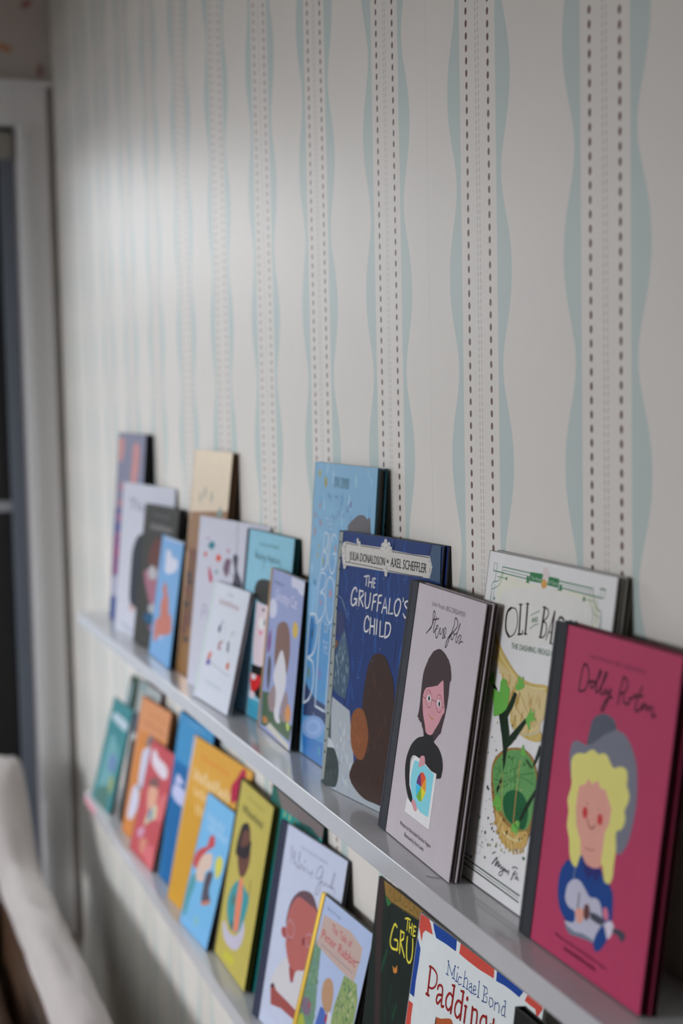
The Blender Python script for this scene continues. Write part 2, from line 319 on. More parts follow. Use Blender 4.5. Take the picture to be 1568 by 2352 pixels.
DATA = {
'A': ((-2.747, -0.0485, 0.0114, 0.0873, 0.2339, 0.3626, 0.0134, 1),
 [('P',(128,130,152),[7.2,362.4,233.7,362.4,233.7,131.8,0.2,92],0),
  ('P',(198,140,138),[5.4,349.1,49.8,351.1,57,333.8,48.5,312.4,22.2,305.7,8.2,315.9],1),
  ('P',(198,140,138),[138.1,341.5,178.9,342.5,189,321.5,175.3,273.9,129.1,271.7,131.7,303.8],1),
  ('P',(82,88,140),[5.2,215.7,55.5,218.9,73.9,103.3,0.2,93.2],0),
  ('E',(190,110,125),(51.1,258.6),13,9,0),
  ('E',(190,110,125),(47.7,227.8),13,9,0),
  ('E',(190,110,125),(43.7,199.3),13,9,0),
  ('E',(190,110,125),(47,164.2),13,9,0),
  ('P',(128,78,125),[0.2,160.3,63.3,166.4,65.7,91.5,4.2,84.8],0),
  ('E',(165,75,105),(37.9,133.5),12,12,0),
  ('P',(165,165,185),[0.2,78.6,60.8,88.6,59.8,48.4,0.2,37.9],0),
  ('P',(52,72,130),[1.5,38.8,55.2,44.3,55.6,0.2,10.8,0.2],1),
  ('P',(150,152,175),[90.8,145.4,233.7,153.1,233.7,24.1,114.5,8.9],0)]),
'Bw': ((-2.6063, -0.0658, 0.1267, 0.1026, 0.2704, 0.2742, 0.0029, 1),
 [('T', (105, 110, 132), 'Thi', (38, 228.5), 80.9, 20.1, -2.8, 1),
  ('T', (105, 110, 132), 's', (120.1, 218), 38.7, 13.6, -2.7, 1),
  ('P',(48,52,60),[100.9,182.3,145.2,187.9,211.2,169.6,225.1,96.9,171.5,53.3,103.5,52.5,82.8,55.6,71.7,68.7,70.1,102,71.4,146.7,83.5,169.9],1),
  ('P',(180,150,150),[70,51.8,99.8,54.3,101.5,45.7,81.7,44.3],1),
  ('P',(165,170,180),[38.6,19.8,87.5,15.1,115.7,7.9,47.6,9.7],1)]),
'C': ((-2.4451, -0.0646, 0.0983, 0.1294, 0.1803, 0.2437, 0.0123, 1),
 [('T', (150, 145, 145), 'Little People', (49.2, 225.1), 87, 4.4, 0.4, 2),
  ('T', (158, 152, 155), 15, (39.1, 202.2), 112.5, 10.7, 1.1, 9),
  ('P',(112,68,64),[45.6,146.2,47.3,163.3,62,181.4,92.3,190.2,156,189.2,179.4,160.9,170,139.8,104.5,137.2,54.6,138.6],1),
  ('P',(178,120,138),[27.7,126.3,43.3,131.1,107.6,137.6,155,138.2,148.3,106.9,108.3,79.6,72.7,77.3,55.2,91.1,36,110.2],1),
  ('P',(200,200,205),[51.1,127.7,55.2,136.5,74.1,140.5,85.5,135.3,92.8,121.5,74.2,117.4,57.1,118.8],1),
  ('P',(195,198,210),[95,136.3,110.7,137.9,112.3,121.5,99.7,120.1],1),
  ('P',(195,195,200),[65.5,68,83,76.5,102.9,75.8,105.8,65.8,84.8,58.9],1),
  ('P',(35,95,135),[43.6,50.4,64.9,58.5,97.6,60.6,107.1,50.4,76.8,41.1,55.9,43.6],1),
  ('P',(165,120,150),[77.7,38.1,96.5,41.7,105.2,34.5,86.2,31.9],1),
  ('S',(80,82,90),1.2,[43.8,15.4,65,13.1,84.9,13.9],1)]),
'Db': ((-2.3205, -0.0636, -0.0236, 0.1493, 0.1644, 0.2007, 0.0067, 1),
 [('P',(108,158,205),[0.9,198.8,164.2,199.4,141.1,0.2,0.2,2.3],0),
  ('P',(175,190,215),[25.8,198.9,163.9,200.5,157.5,197.7,23.3,194.6],0),
  ('P',(200,203,218),[47.8,160.4,44.2,175.2,60.5,180.8,80.8,178.7,89.5,171.6,131.6,171,138.7,158.1,111.9,148.3,72.8,142,48.5,146.3],1),
  ('P',(185,105,85),[49.7,114.1,58.1,125.2,72.3,125.9,90.3,111.1,103.9,103.9,115.8,82.8,136.3,79.8,145.1,55.7,76.8,41.4,58.6,38.6,44.4,28.3,24.6,27.2,22.1,57.6,51,68.8,47.7,91.6,60.8,103.4],1),
  ('P',(150,170,205),[58.6,38.6,94.8,44.1,89.5,36.3,61.8,33],1)]),
'E': ((-2.1469, -0.0587, 0.0434, 0.1193, 0.1876, 0.3466, 0.0085, 1),
 [('P',(205,186,160),[0.2,346.4,187.4,346.4,187.4,244.5,5.1,244.6],0),
  ('P',(140,100,62),[8.2,250.3,187.4,262.6,187.4,193.2,2.5,188.8],0),
  ('P',(112,70,30),[12.8,194.4,172.2,199.8,116.9,0.2,5.3,0.2],0),
  ('P',(140,94,30),[23.2,72,85.7,80.9,84.2,0.2,0.2,0.2],0),
  ('E',(38,30,28),(26.6,154),12,5,0),
  ('E',(38,30,28),(25.5,108.4),12,5,0),
  ('E',(38,30,28),(34.7,143.6),12,5,0),
  ('E',(38,30,28),(38.2,55.3),12,5,0),
  ('E',(110,60,38),(22.6,128.9),14,9,0),
  ('E',(110,60,38),(31.8,87.5),14,9,0),
  ('E',(110,60,38),(34.8,187),14,9,0),
  ('E',(110,60,38),(27.2,69.8),14,9,0),
  ('E',(150,150,130),(72.9,284.2),5,9,0),
  ('E',(150,150,130),(105.9,278),5,9,0),
  ('E',(150,150,130),(52.7,274.9),5,9,0),
  ('P',(110,135,125),[135.5,250.8,152.1,267.6,166.7,253],0)]),
'F': ((-2.0474, -0.0659, 0.135, 0.1183, 0.2468, 0.2515, 0.0026, 1),
 [('P',(55,120,135),[38.1,210,53.3,217.8,64.5,212.2,52.7,204.7],1),
  ('P',(185,90,90),[25.5,197.1,33.3,200.4,37.7,195.6,29.9,192.3],1),
  ('P',(195,80,55),[71.4,194.7,80.1,200.6,91,195.2,79.2,189],1),
  ('P',(175,55,85),[46.8,176.8,51.5,178.6,64.8,163,56.1,156.9,50,166.7],1),
  ('P',(110,150,150),[72.2,175.4,78.1,178.6,82.4,173.8,74.9,170.5],1),
  ('P',(170,150,175),[28.6,222.4,42.5,220.8,36.7,216.5],1),
  ('P',(110,90,105),[100.2,182,104.5,192.6,113.1,197.2,126,195.8,122.7,181.6,115.4,170.8,104.7,176],1),
  ('P',(70,68,80),[131.7,198.9,139.7,205.8,149.8,201.7,150.2,184.3,168.7,168.8,164.7,158.5,137.5,155.5,141.6,181],1),
  ('P',(165,110,120),[110.3,210.9,116.8,210.2,115.6,203.7,111.6,204.6],1),
  ('S',(95,92,105),1.6,[138.7,251.3,141.2,236,144.5,205],0),
  ('S',(165,160,150),0.9,[134.9,244.3,130.5,235.2,125.1,231],1),
  ('S',(95,90,105),1.4,[122.7,181.6,150.2,169.3,193.7,164.1],1),
  ('S',(130,125,155),1.6,[34.2,100.4,37.4,121.5,47.6,121.8,51.1,117.3,37.5,108.8],1),
  ('S',(130,125,155),1.4,[56.6,103.3,57,113.1,61.7,114.7,66.4,104.6],1),
  ('T', (130, 125, 155), 8, (69.5, 102.1), 110.1, 13.4, -0.8, 9)]),
'H': ((-1.9563, -0.0794, 0.0487, 0.2276, 0.1539, 0.1668, 0.0063, 1),
 [('P',(178,196,192),[0.2,5.9,3.3,166.5,9.4,166.6,11.8,9.1],0),
  ('T', (140, 160, 150), 7, (63.1, 152.5), 29, 4.2, 5.1, 9),
  ('T', (160, 140, 145), 15, (36.2, 137.7), 86.3, 8.4, -0.6, 9),
  ('P',(45,60,90),[55.8,100.5,56.1,110,63.2,109.1,64.6,100.8],1),
  ('P',(150,80,95),[68.1,77.8,69.7,87.5,84.1,90.6,74.5,84.4,78.7,77.6],1),
  ('P',(190,110,100),[30.9,56.6,36.2,68,46.5,68.7,43.5,58.7],1),
  ('P',(80,85,150),[29.3,51.6,36,58.4,46,57.2,46.4,51.6,35.2,49.7],1),
  ('P',(50,85,90),[106.4,80.1,103.3,92.6,109,92.5,112.6,80.2],1),
  ('P',(180,95,65),[113.5,61,119.6,67.5,126.5,63.2,122.2,56],1),
  ('P',(130,130,150),[63.6,114.8,68,117.3,70.8,110.2],1),
  ('S',(120,150,130),0.7,[109.9,98.2,113.3,107,124.2,107.7,131.5,102.4],1),
  ('S',(120,150,130),0.7,[72.4,107.6,84.7,106.5,86.6,93.8,85.3,86.1],1),
  ('S',(120,150,130),0.7,[65.1,99.9,67.6,90.9],1),
  ('S',(120,150,130),0.7,[118.7,73.8,124.3,69.2],1),
  ('S',(120,120,135),0.8,[50.3,55.1,69.5,53.6,94.1,52.1,124.4,50,132.6,50.5],1),
  ('S',(90,150,95),1.2,[109.9,98.2,110.4,104.7,118.5,107.8],1),
  ('T', (165, 185, 188), 11, (42.7, 25.3), 70.7, 5.4, -0.2, 9)]),
'I': ((-1.8587, -0.0482, 0.057, 0.1174, 0.1761, 0.2463, 0.0073, 1),
 [('T', (40, 80, 92), 'Little People, BIG DREAMS', (52, 227.5), 72.9, 4.5, 0.9, 2),
  ('S',(28,62,75),1.1,[40.4,210,39.9,220.3,50.5,209.6,45.5,213.9,41.7,212.9],1),
  ('T', (28, 62, 75), 'Audrey Hepburn', (40.8, 208.7), 91.6, 9.8, 0.6, 2),
  ('S',(28,62,75),1.2,[74.3,208.5,73.4,196.3],1),
  ('S',(28,62,75),1.2,[132.3,210.2,137.1,205.5],1),
  ('P',(48,48,46),[46.7,168.8,56,179.5,74.5,184.2,93.6,185,116.6,183.5,127.5,168.9,124.6,150.1,105.5,151.6,66.4,153.4,51,159.7],1),
  ('P',(195,182,190),[61,151.4,78.8,150.9,109.5,150.8,127.7,137.3,133.4,98.5,124,75.9,90.9,70.4,71.4,69.8,63.7,76.7,59.7,100.7,60.8,128.2],1),
  ('E',(20,25,25),(87.3,144.6),4.0,2.6,0),
  ('P',(215,220,228),[71.5,129.6,83,133.9,93.3,131.3,93.7,121.9,76.9,118.9],1),
  ('E',(20,60,70),(95,128.8),2.6,5,0),
  ('P',(200,120,135),[76.4,116.1,85.6,115.4,90.7,118.1,89,112.5,80.8,111.3],1),
  ('P',(18,20,22),[59.6,69.2,90.9,70.4,124,75.9,141.6,34.1,97.4,28.4,64.6,33.2],0),
  ('P',(185,40,42),[59,55.5,78.4,57.4,96,57.7,96.6,47.1,79.8,36,66.2,34.8],1),
  ('P',(195,190,195),[64.8,56.4,80.5,57.1,76.3,50.3,64.2,50.9],1),
  ('P',(195,180,190),[60.4,33.8,80.5,33.4,78.3,26.2,64.7,25],1),
  ('P',(60,140,165),[58.9,23.9,136.3,25.2,131.4,0.2,61.6,0.2],0),
  ('S',(45,115,145),1.2,[61.2,14.8,100.9,14.3,127.1,16.8],1),
  ('S',(45,115,145),1.2,[62.9,8.2,102.5,7.9,128.7,10.4],1),
  ('S',(45,115,145),1.2,[64.5,1.7,104.1,1.5,130.2,4.1],1)]),
'J': ((-1.7392, -0.0483, -0.0396, 0.1177, 0.1529, 0.205, 0.0061, 1),
 [('P',(132,142,182),[0.2,204.8,152.7,203.5,152.7,0.3,9.4,3.5],0),
  ('P',(50,80,42),[10,46,39.1,50.3,79.1,33.7,152.7,30.8,147.2,10.8,86.4,12.3,14.7,3.3],0),
  ('P',(182,180,168),[39.3,6,56.3,14.8,148.7,6.2,146.4,0.2],0),
  ('P',(185,188,205),[95.4,202.3,115.4,203.3,152.7,201.8,152.7,188.5,138.2,187.5,118.9,192.6,101.2,191.7],1),
  ('P',(185,188,205),[8.1,161.9,23.6,167.9,40.3,162.3,40.2,148,17.4,142.2,7.6,148.7],1),
  ('P',(110,40,110),[15.2,119.5,23.5,127.3,29,108.6,20.5,96.7,14.1,104.9],1),
  ('P',(55,42,50),[24.2,93.4,36.3,90.2,39.8,70,33.9,50.6,23.3,69.6],1),
  ('P',(110,75,60),[49.3,128.6,57.5,140.1,79.4,145.9,98.7,143.6,113,128.3,116.5,103.9,105.4,81.9,71.8,83.5,52.5,90.4],1),
  ('P',(190,190,195),[66.9,98,81.7,110.7,99.8,98.5,111.3,78,107.3,62.2,92.5,36.5,101.3,24.4,83.1,21.8,70.1,31.9,70.9,57.7,53.7,72.5],1),
  ('P',(135,115,115),[38,46.2,59.4,63.2,71.8,55.3,71.5,34.8,54,28.6,41.8,35.2],1),
  ('P',(135,115,115),[99.3,44.2,115.2,66.2,129.6,50.3,126.9,31.1,104.5,28.9],1),
  ('P',(190,160,50),[119.6,146.7,127.4,152.8,139.5,149.7,141.7,138.9,131.6,133.1,121,138.2],1),
  ('P',(190,130,60),[118.7,41.9,128.8,52.7,142.1,46.7,141.7,34.3,124.4,31.8],1),
  ('P',(170,110,50),[20.8,15.2,40.2,17.9,44.7,12.3,28.2,8.8],1),
  ('P',(165,180,80),[127.3,30,140.8,30.4,140.9,23,132.1,22.3],1),
  ('T', (90, 90, 120), 13, (19.3, 187.6), 43.7, 3.5, 0.1, 9),
  ('T', (190, 192, 212), 'Grumpy Cat', (32.6, 167.7), 96.6, 14.6, 0.1, 1)]),
'K': ((-1.5841, -0.0428, 0.0041, 0.0812, 0.1995, 0.346, 0.0111, 1),
 [('P',(110,152,180),[0.2,345.8,198.8,345.6,199.3,208.9,0.2,204.5],0),
  ('P',(96,140,178),[43.6,238.1,199.3,234.9,199.3,114,2.1,85.5],0),
  ('P',(70,125,170),[5,165.7,77.4,160.3,199.3,97.7,199.3,0.2,12.3,0.2,1.3,32],0),
  ('P',(42,100,160),[6.2,22.4,199.3,34.4,199.3,0.2,12.3,0.2],0),
  ('B',((118,160,186),(98,146,178),(128,166,186)),60,[8.5,345.2,190,341,192.5,199.8,0.2,205.9],8,18,0.5,21),
  ('P',(40,52,88),[3.7,85.8,29.5,76.8,46.1,71.6,80,71,199.3,70.5,199.3,43.4,83.5,49.3,34,49.4,5.7,44.7],0),
  ('P',(82,78,80),[120.2,274.7,122.4,280.8,138.8,288.6,152.3,293.2,168.1,293.6,176.5,290.6,186.2,290.3,190.5,256.3,176.4,240.6,146.2,241.1,125.1,257.4],1),
  ('P',(108,138,180),[82.5,46.5,72.8,35,46,25.2,17,22.9,3.3,29.7,13.7,41.7,41.5,51.4,69.7,53.3],1),
  ('P',(125,150,190),[70.8,44,64,36,45.3,29.3,25.3,27.7,16,32.4,23.1,40.6,42.2,47.4,61.8,48.8],1),
  ('P',(110,140,182),[58.9,41.5,55.1,37.1,44.6,33.3,33.6,32.4,28.4,35.1,32.3,39.6,42.9,43.4,53.9,44.1],1),
  ('P',(25,95,150),[15.3,161.8,28.8,157.4,26.5,142.4,20.6,120.5,11.6,116.9,9.3,139.8],1),
  ('E',(150,140,60),(18.8,333),3.75,4.8,15),
  ('E',(142,132,58),(41.1,324),4.5,6.6,15),
  ('E',(140,125,135),(26.1,295.2),3.0,4.8,15),
  ('E',(140,125,138),(11.6,283.3),3.0,4.2,15),
  ('E',(140,122,135),(30.5,276.1),3.75,4.8,15),
  ('E',(140,125,138),(12.3,264.5),3.75,6.0,15),
  ('E',(165,115,115),(85.4,250.8),2.25,4.2,15),
  ('E',(150,138,90),(26.1,238.3),2.25,4.2,15),
  ('E',(150,138,90),(29.1,248.7),1.5,3.5999999999999996,15),
  ('E',(130,140,60),(46.8,232.6),1.875,5.3999999999999995,15),
  ('E',(160,115,125),(76.2,198.3),3.75,4.8,15),
  ('E',(150,115,140),(46.6,184.6),3.0,3.5999999999999996,15),
  ('E',(115,105,165),(126.2,303.1),2.25,3.5999999999999996,15),
  ('E',(60,95,140),(22.2,205),3.0,4.2,15),
  ('E',(15,45,60),(22.9,145),2.7,5.6000000000000005,10),
  ('E',(100,112,60),(17.9,97.9),3.15,7.2,10),
  ('E',(95,110,160),(55,102.3),5.4,7.2,10),
  ('E',(60,135,150),(67.8,15.1),2.7,6.4,10),
  ('E',(160,170,200),(42.8,53.8),1.1700000000000002,1.2800000000000002,10),
  ('B',((90,110,150),(82,104,148)),46,[48.7,312.1,135.5,309.6,129.8,279.9,78,283.4],2,4,0.4,22),
  ('S',(178,190,212),1.9,[47.2,265.8,44.3,243.9,41.5,222.7],1),
  ('S',(178,190,212),1.9,[46.8,265.4,56.3,265.4,60,259.2,56.7,248.9,46.6,244,55.5,242.7,57.5,232.9,52,224.6,41,221.7],1),
  ('S',(178,190,212),1.9,[62.6,265.9,59.1,223.1],1),
  ('S',(178,190,212),1.9,[85.1,264,78.1,266.2,70.5,260.9,66.5,244.5,67.7,230.1,75.7,221.8,83.1,224.1,87.2,232.9,87.6,244.2,77.7,244],1),
  ('S',(178,190,212),1.9,[40,217.9,36.7,202.8,34.6,186.9,32.2,158.5],1),
  ('S',(178,190,212),1.9,[40,217.9,52.4,219.7,60,214.7,55.3,201.9,42.5,195.7,56.4,195.1,62.5,185.8,55.9,170.3,36.9,159.1],1),
  ('S',(178,190,212),1.9,[73.1,217.7,65.1,211.5,62.2,194.3,66.4,175.6,79.3,165.2,88.9,174.9,89.1,193.8,85,212.2,73.1,217.7],1),
  ('S',(178,190,212),2.6,[11.4,166.5,7.3,113,4.9,59.4],1),
  ('S',(178,190,212),2.6,[11.4,166.3,29.5,168.5,40.4,159.1,38.9,138,28.4,121.7,11.9,114.6,27.3,113.2,34.5,103.9,35.1,85.2,24.5,68.5,5.8,59.6],1),
  ('S',(178,190,212),2.6,[49.3,165.5,46.9,114.4,46.5,63.9],1),
  ('S',(178,190,212),2.6,[46.5,63.9,78.2,63.7],1),
  ('S',(178,190,212),2.6,[86.3,160.5,84,110.5,82.2,66.4,99.5,60.8,111.8,75.3,112.4,125.4],1),
  ('S',(178,190,212),2.6,[123.6,162,128,63.6],1),
  ('S',(178,190,212),2.6,[123.6,162,140.3,162.5],1),
  ('S',(178,190,212),2.6,[126.4,117.9,141.8,118.6],1),
  ('S',(178,190,212),2.6,[128,63.6,144.8,64.2],1),
  ('T', (150, 175, 200), 'THE', (48.7, 270.5), 22.5, 14, 0.8, 1),
  ('T', (150, 175, 205), 'OF', (62.2, 151.9), 15.1, 12.3, 0.8, 1),
  ('T', (150, 175, 205), 'THE', (61.5, 128.2), 16.6, 15.5, 2.1, 1),
  ('T', (85, 125, 140), 'YUVAL ZOMMER', (67.8, 319.2), 49.4, 12.8, 0.8, 1)]),
'L': ((-1.4412, -0.0656, 0.1426, 0.1069, 0.2106, 0.2781, 0.0024, 1),
 [('B',((22,50,98),(30,64,122),(20,40,84),(36,74,134)),110,[0.2,277.9,208,277.8,174.2,137,26.2,46.6],14,40,0.09,11),
  ('P',(150,158,164),[11.3,97.6,29.1,94,51.8,89.6,60.1,60.9,65.8,48.8,71.2,26.5,92,15.4,128.7,17.6,132.7,0.2,0.2,0.2,0.2,15,15.2,52.7,10.5,76.1],0),
  ('B',((160,170,178),(140,152,168),(172,178,180)),40,[16.8,82.1,55.9,75.2,76.1,0.2,31.9,0.2],4,12,0.4,12),
  ('P',(70,82,82),[4.3,201.4,5.2,169.5,1.1,142.6,0.6,132.8,2.5,113.6,9.3,90.4,15.2,52.7,0.2,56.1,0.2,72.8,0.2,92.6,0.2,200],0),
  ('P',(150,158,152),[0.2,200.4,0.2,171.5,0.2,139.9,0.2,112.6,0.2,92.8,0.2,73,0.2,73.7,0.5,93.7,0.6,132.8,3.1,169.2,3.3,201.3],0),
  ('P',(62,74,78),[0.2,277.9,7.1,277.2,2.5,249.2,2.9,221,1.9,183.3,2.5,134.4,0.2,133.8,0.2,201.5,0.2,248.7],0),
  ('P',(128,136,132),[0.2,269.5,2.6,268,1.8,247.2,1,220.8,0.4,192.5,1.3,154.9,0.2,144.9,0.2,196.8,0.2,241],0),
  ('E',(28,32,30),(0.2,261.8),2.0,1.8,20),
  ('E',(28,32,30),(0.2,235.6),2.0,1.8,20),
  ('E',(28,32,30),(0.2,212.2),2.0,1.8,20),
  ('E',(28,32,30),(0.2,205.6),2.0,1.8,20),
  ('E',(28,32,30),(0.7,184.1),2.0,1.8,20),
  ('E',(28,32,30),(0.2,169.8),2.0,1.8,20),
  ('E',(28,32,30),(0.2,163.2),2.0,1.8,20),
  ('E',(28,32,30),(0.2,250.6),2.0,1.8,20),
  ('E',(28,32,30),(0.2,225.3),2.0,1.8,20),
  ('E',(28,32,30),(0.2,184.1),2.2,2.2,20),
  ('E',(28,32,30),(0.2,166.6),2.2,2.2,20),
  ('E',(28,32,30),(0.2,145.7),2.2,2.2,20),
  ('E',(28,32,30),(0.2,123.7),2.2,2.2,20),
  ('E',(28,32,30),(0.2,114.8),2.2,2.2,20),
  ('E',(28,32,30),(5.2,103.3),2.2,2.2,20),
  ('E',(28,32,30),(0.2,97.3),2.2,2.2,20),
  ('E',(28,32,30),(1.5,87.1),2.2,2.2,20),
  ('E',(28,32,30),(0.2,107),2.2,2.2,20),
  ('P',(58,80,100),[26.5,176.2,18.8,160.7,12.9,146.3,6.1,123.9,11.9,106.4,23.9,101.7,40.3,99.8,46.2,125.6,42.3,145,32.4,166.4],0),
  ('B',((130,150,162),(95,120,140),(150,165,172)),46,[26.1,172.3,32.3,164.5,43.1,139.4,39.4,105.4,12.8,107.5,13.2,144.4],4,9,0.14,13),
  ('S',(110,130,160),0.8,[7.1,206.9,17.3,204.8,25.6,195.5,30.6,187.8],1),
  ('S',(110,130,160),0.8,[17.3,202.9,26.8,193.5,32,185.5],1),
  ('P',(42,50,88),[9.4,188.4,17.9,192.4,27.4,183,26.9,173.3,18.2,164.5,9.2,170],1),
  ('P',(112,76,42),[5.3,149.1,11,158.6,13.9,159.5,14.7,154.3,8.6,147.6],1),
  ('P',(52,62,62),[0.2,28.3,0.2,34.6,8.6,41.7,22.8,43.6,32.1,36,37.3,23.6,36.2,10,29.2,2.6,0.2,2.4],1),
  ('B',((42,50,50),(66,76,72)),26,[3.6,33.8,25.6,38.4,33.2,22.7,26.5,6.8,3.8,6.4],3,8,0.4,14),
  ('P',(172,178,182),[0.2,55.7,15.3,51.8,26.6,45.4,22.7,44.1,8.6,42.1,0.2,35.8],0),
  ('P',(52,34,26),[85.5,146,96.9,156.9,115.1,157.8,127.5,147,139.2,127.3,148.2,66.2,152.4,14.3,112.1,6.3,85.5,8.3,62.5,19.8,66.1,34.8,78.9,51.6,77.1,88.6,79.7,121.8],1),
  ('B',((62,38,26),(44,28,22),(72,46,30)),60,[91.5,143.2,116.4,148.9,128.8,125.6,145.5,25.2,101.5,14.8,74.9,27.3,85.9,81],4,12,0.18,15),
  ('P',(120,70,38),[56.8,82,64.8,93.8,79.9,95.7,91.4,82.1,95,64.3,87.4,45.9,72.3,44.6,59.7,57],1),
  ('B',((140,84,44),(104,60,34)),22,[63.7,88,78.8,89.9,87.2,72,80.8,52,66.3,58.4],3,8,0.25,16),
  ('S',(200,205,212),1.4,[67.4,234.9,67.1,224.6],0),
  ('S',(200,205,212),1.4,[62.1,233.6,67.8,234.9,72.7,235.2],0),
  ('S',(200,205,212),1.4,[72.9,233.8,72.2,224],0),
  ('S',(200,205,212),1.4,[80.1,234.1,78.9,224.1],0),
  ('S',(200,205,212),1.4,[72.7,228.8,79.3,229],0),
  ('S',(200,205,212),1.4,[82.9,233.9,82.5,224.2],0),
  ('S',(200,205,212),1.4,[82.9,233.9,86.1,233.8],0),
  ('S',(200,205,212),1.4,[82.7,229.1,85.8,229.2],0),
  ('S',(200,205,212),1.4,[82.5,224.2,85.7,224.6],0),
  ('S',(200,205,212),2.0,[48.5,216.7,46.8,219.7,43,219.3,39,214.7,37.5,208.1,39,202.2,43.4,200.9,48.4,205.2,49.8,208.3,44.2,207.9],1),
  ('S',(200,205,212),1.6,[49.8,208.3,49.5,201.6],0),
  ('S',(200,205,212),2.0,[54.5,218.2,55.1,201.9],0),
  ('S',(200,205,212),2.0,[54.6,217.8,62,218.1,63.4,214.7,56.7,209.8],0),
  ('S',(200,205,212),2.0,[57.1,209.9,64.4,202.5],0),
  ('S',(200,205,212),2.0,[67.7,217,67.7,207,70.7,201,75.4,202.5,77.8,208.2,78.1,217.7],0),
  ('S',(200,205,212),2.0,[85.2,216.2,83,200.9],0),
  ('S',(200,205,212),2.0,[85.1,216.4,91.7,218],0),
  ('S',(200,205,212),2.0,[84,209.4,89.6,210.5],0),
  ('S',(200,205,212),2.0,[95.3,216.7,94.1,201.2],0),
  ('S',(200,205,212),2.0,[95.1,216.8,101,218.2],0),
  ('S',(200,205,212),2.0,[95.1,209.8,100.7,210.4],0),
  ('S',(200,205,212),2.0,[104,200.6,109.2,216.3,114.4,201.2],0),
  ('S',(200,205,212),2.0,[106.3,206.2,112.7,206.8],0),
  ('S',(200,205,212),2.0,[118.4,216.9,117.9,201.3,126,202.5],0),
  ('S',(200,205,212),2.0,[133.7,217.8,129.5,214.2,128.4,207.1,131.3,201.8,135.5,201.9,139,207.5,140.1,213.7,137.5,217.8,133.7,218],1),
  ('S',(200,205,212),1.4,[143.9,220.3,145,218.2,144,216.6],1),
  ('S',(200,205,212),2.0,[153.3,218.3,148.6,216.5,148.5,213.5,153.7,210.2,155.1,206.1,150.8,201.2,146.6,204.6],1),
  ('S',(200,205,212),2.0,[79.1,190.3,75.9,193.5,71.7,190.7,70,183.7,71.8,177.6,76.4,177.5,79.2,180],1),
  ('S',(200,205,212),2.0,[82.4,192.5,82.6,176.4],0),
  ('S',(200,205,212),2.0,[90.9,192.3,91.5,176.7],0),
  ('S',(200,205,212),2.0,[82.8,184,91.3,184.7],0),
  ('S',(200,205,212),2.0,[95.9,192.5,95.9,177.3],0),
  ('S',(200,205,212),2.0,[102.8,191.6,103.4,175.9,111,177.2],0),
  ('S',(200,205,212),2.0,[113.7,191.7,113.7,176.7],0),
  ('S',(200,205,212),2.0,[113.4,191.4,121.6,191.4,124.1,186.4,121.1,179.5,113.8,176.1],1),
  ('P',(132,140,136),[1.6,276.7,9.6,276.3,7.3,239.7,7.7,192.3,9.5,154.5,10.4,116.7,10.3,78.6,8.8,49.7,6.4,6.2,0.5,4.8,0.2,47.9,0.5,95.9,2.1,143.9,1.8,191.6,1.4,239.1],0),
  ('E',(34,38,40),(4.3,265.5),1.6,1.5,15),
  ('E',(34,38,40),(6.2,248.1),1.6,1.5,15),
  ('E',(34,38,40),(7.3,235.9),1.6,1.5,15),
  ('E',(34,38,40),(4.8,218.1),1.6,1.5,15),
  ('E',(34,38,40),(5.9,205.9),1.6,1.5,15),
  ('E',(34,38,40),(7,193.6),1.6,1.5,15),
  ('E',(34,38,40),(4.4,175.7),1.6,1.5,15),
  ('E',(34,38,40),(5.5,163.5),1.6,1.5,15),
  ('E',(34,38,40),(6.6,151.3),1.6,1.5,15),
  ('E',(34,38,40),(4.1,133.3),1.6,1.5,15),
  ('E',(34,38,40),(5.2,121),1.6,1.5,15),
  ('E',(34,38,40),(6.3,108.8),1.6,1.5,15),
  ('E',(34,38,40),(3.8,90.7),1.6,1.5,15),
  ('E',(34,38,40),(4.9,78.5),1.6,1.5,15),
  ('E',(34,38,40),(6.8,61.2),1.6,1.5,15),
  ('E',(34,38,40),(3.4,48.1),1.6,1.5,15),
  ('E',(34,38,40),(4.5,35.9),1.6,1.5,15),
  ('P',(180,178,172),[11.8,265.9,19.3,267.2,38.7,266.2,90.2,266.8,104.3,267.1,116.7,265.9,155.6,265.4,187.8,266.3,193.1,264.4,193.3,255.3,194.2,246.1,189.3,244.6,150.5,243.8,107.9,243.1,61.1,242.6,23.2,241.9,18.9,238.5,13.4,242.7,10,251.7,8.7,260],0),
  ('S',(32,34,36),0.8,[18.6,265.5,37,265,65,265.2,90.4,265.2],1),
  ('S',(32,34,36),0.8,[112.1,264.4,155.7,264.7,186.4,264.7],1),
  ('S',(32,34,36),0.8,[17.9,245.2,60.7,245.3,100.6,244.8],1),
  ('S',(32,34,36),0.8,[111.1,244.6,142,244.3,178.1,244.9],1),
  ('S',(32,34,36),0.6,[186.4,264.7,190.1,255.8,189.2,245.6],1),
  ('S',(32,34,36),0.6,[18.6,265.5,16.1,256.9,17.9,245.2],1),
  ('E',(185,184,180),(101.4,272.2),3.5,4.375,0),
  ('S',(32,34,36),0.3,[99.9,271,100.9,273.4,103.3,271.6],1),
  ('S',(32,34,36),0.3,[103.4,273.2,102,271],1),
  ('E',(185,184,180),(96.2,268.2),3.2,4.0,0),
  ('S',(32,34,36),0.3,[94.6,267,95.7,269.4,98.1,267.6],1),
  ('S',(32,34,36),0.3,[98.2,269.2,96.7,267],1),
  ('E',(185,184,180),(108.3,269.6),3.4,4.25,0),
  ('S',(32,34,36),0.3,[106.7,268.4,107.8,270.8,110.1,269.1],1),
  ('S',(32,34,36),0.3,[110.3,270.7,108.8,268.4],1),
  ('E',(185,184,180),(102.6,266.9),4.2,5.25,0),
  ('S',(32,34,36),0.3,[101,265.7,102,268.1,104.4,266.4],1),
  ('S',(32,34,36),0.3,[104.5,268,103.1,265.7],1),
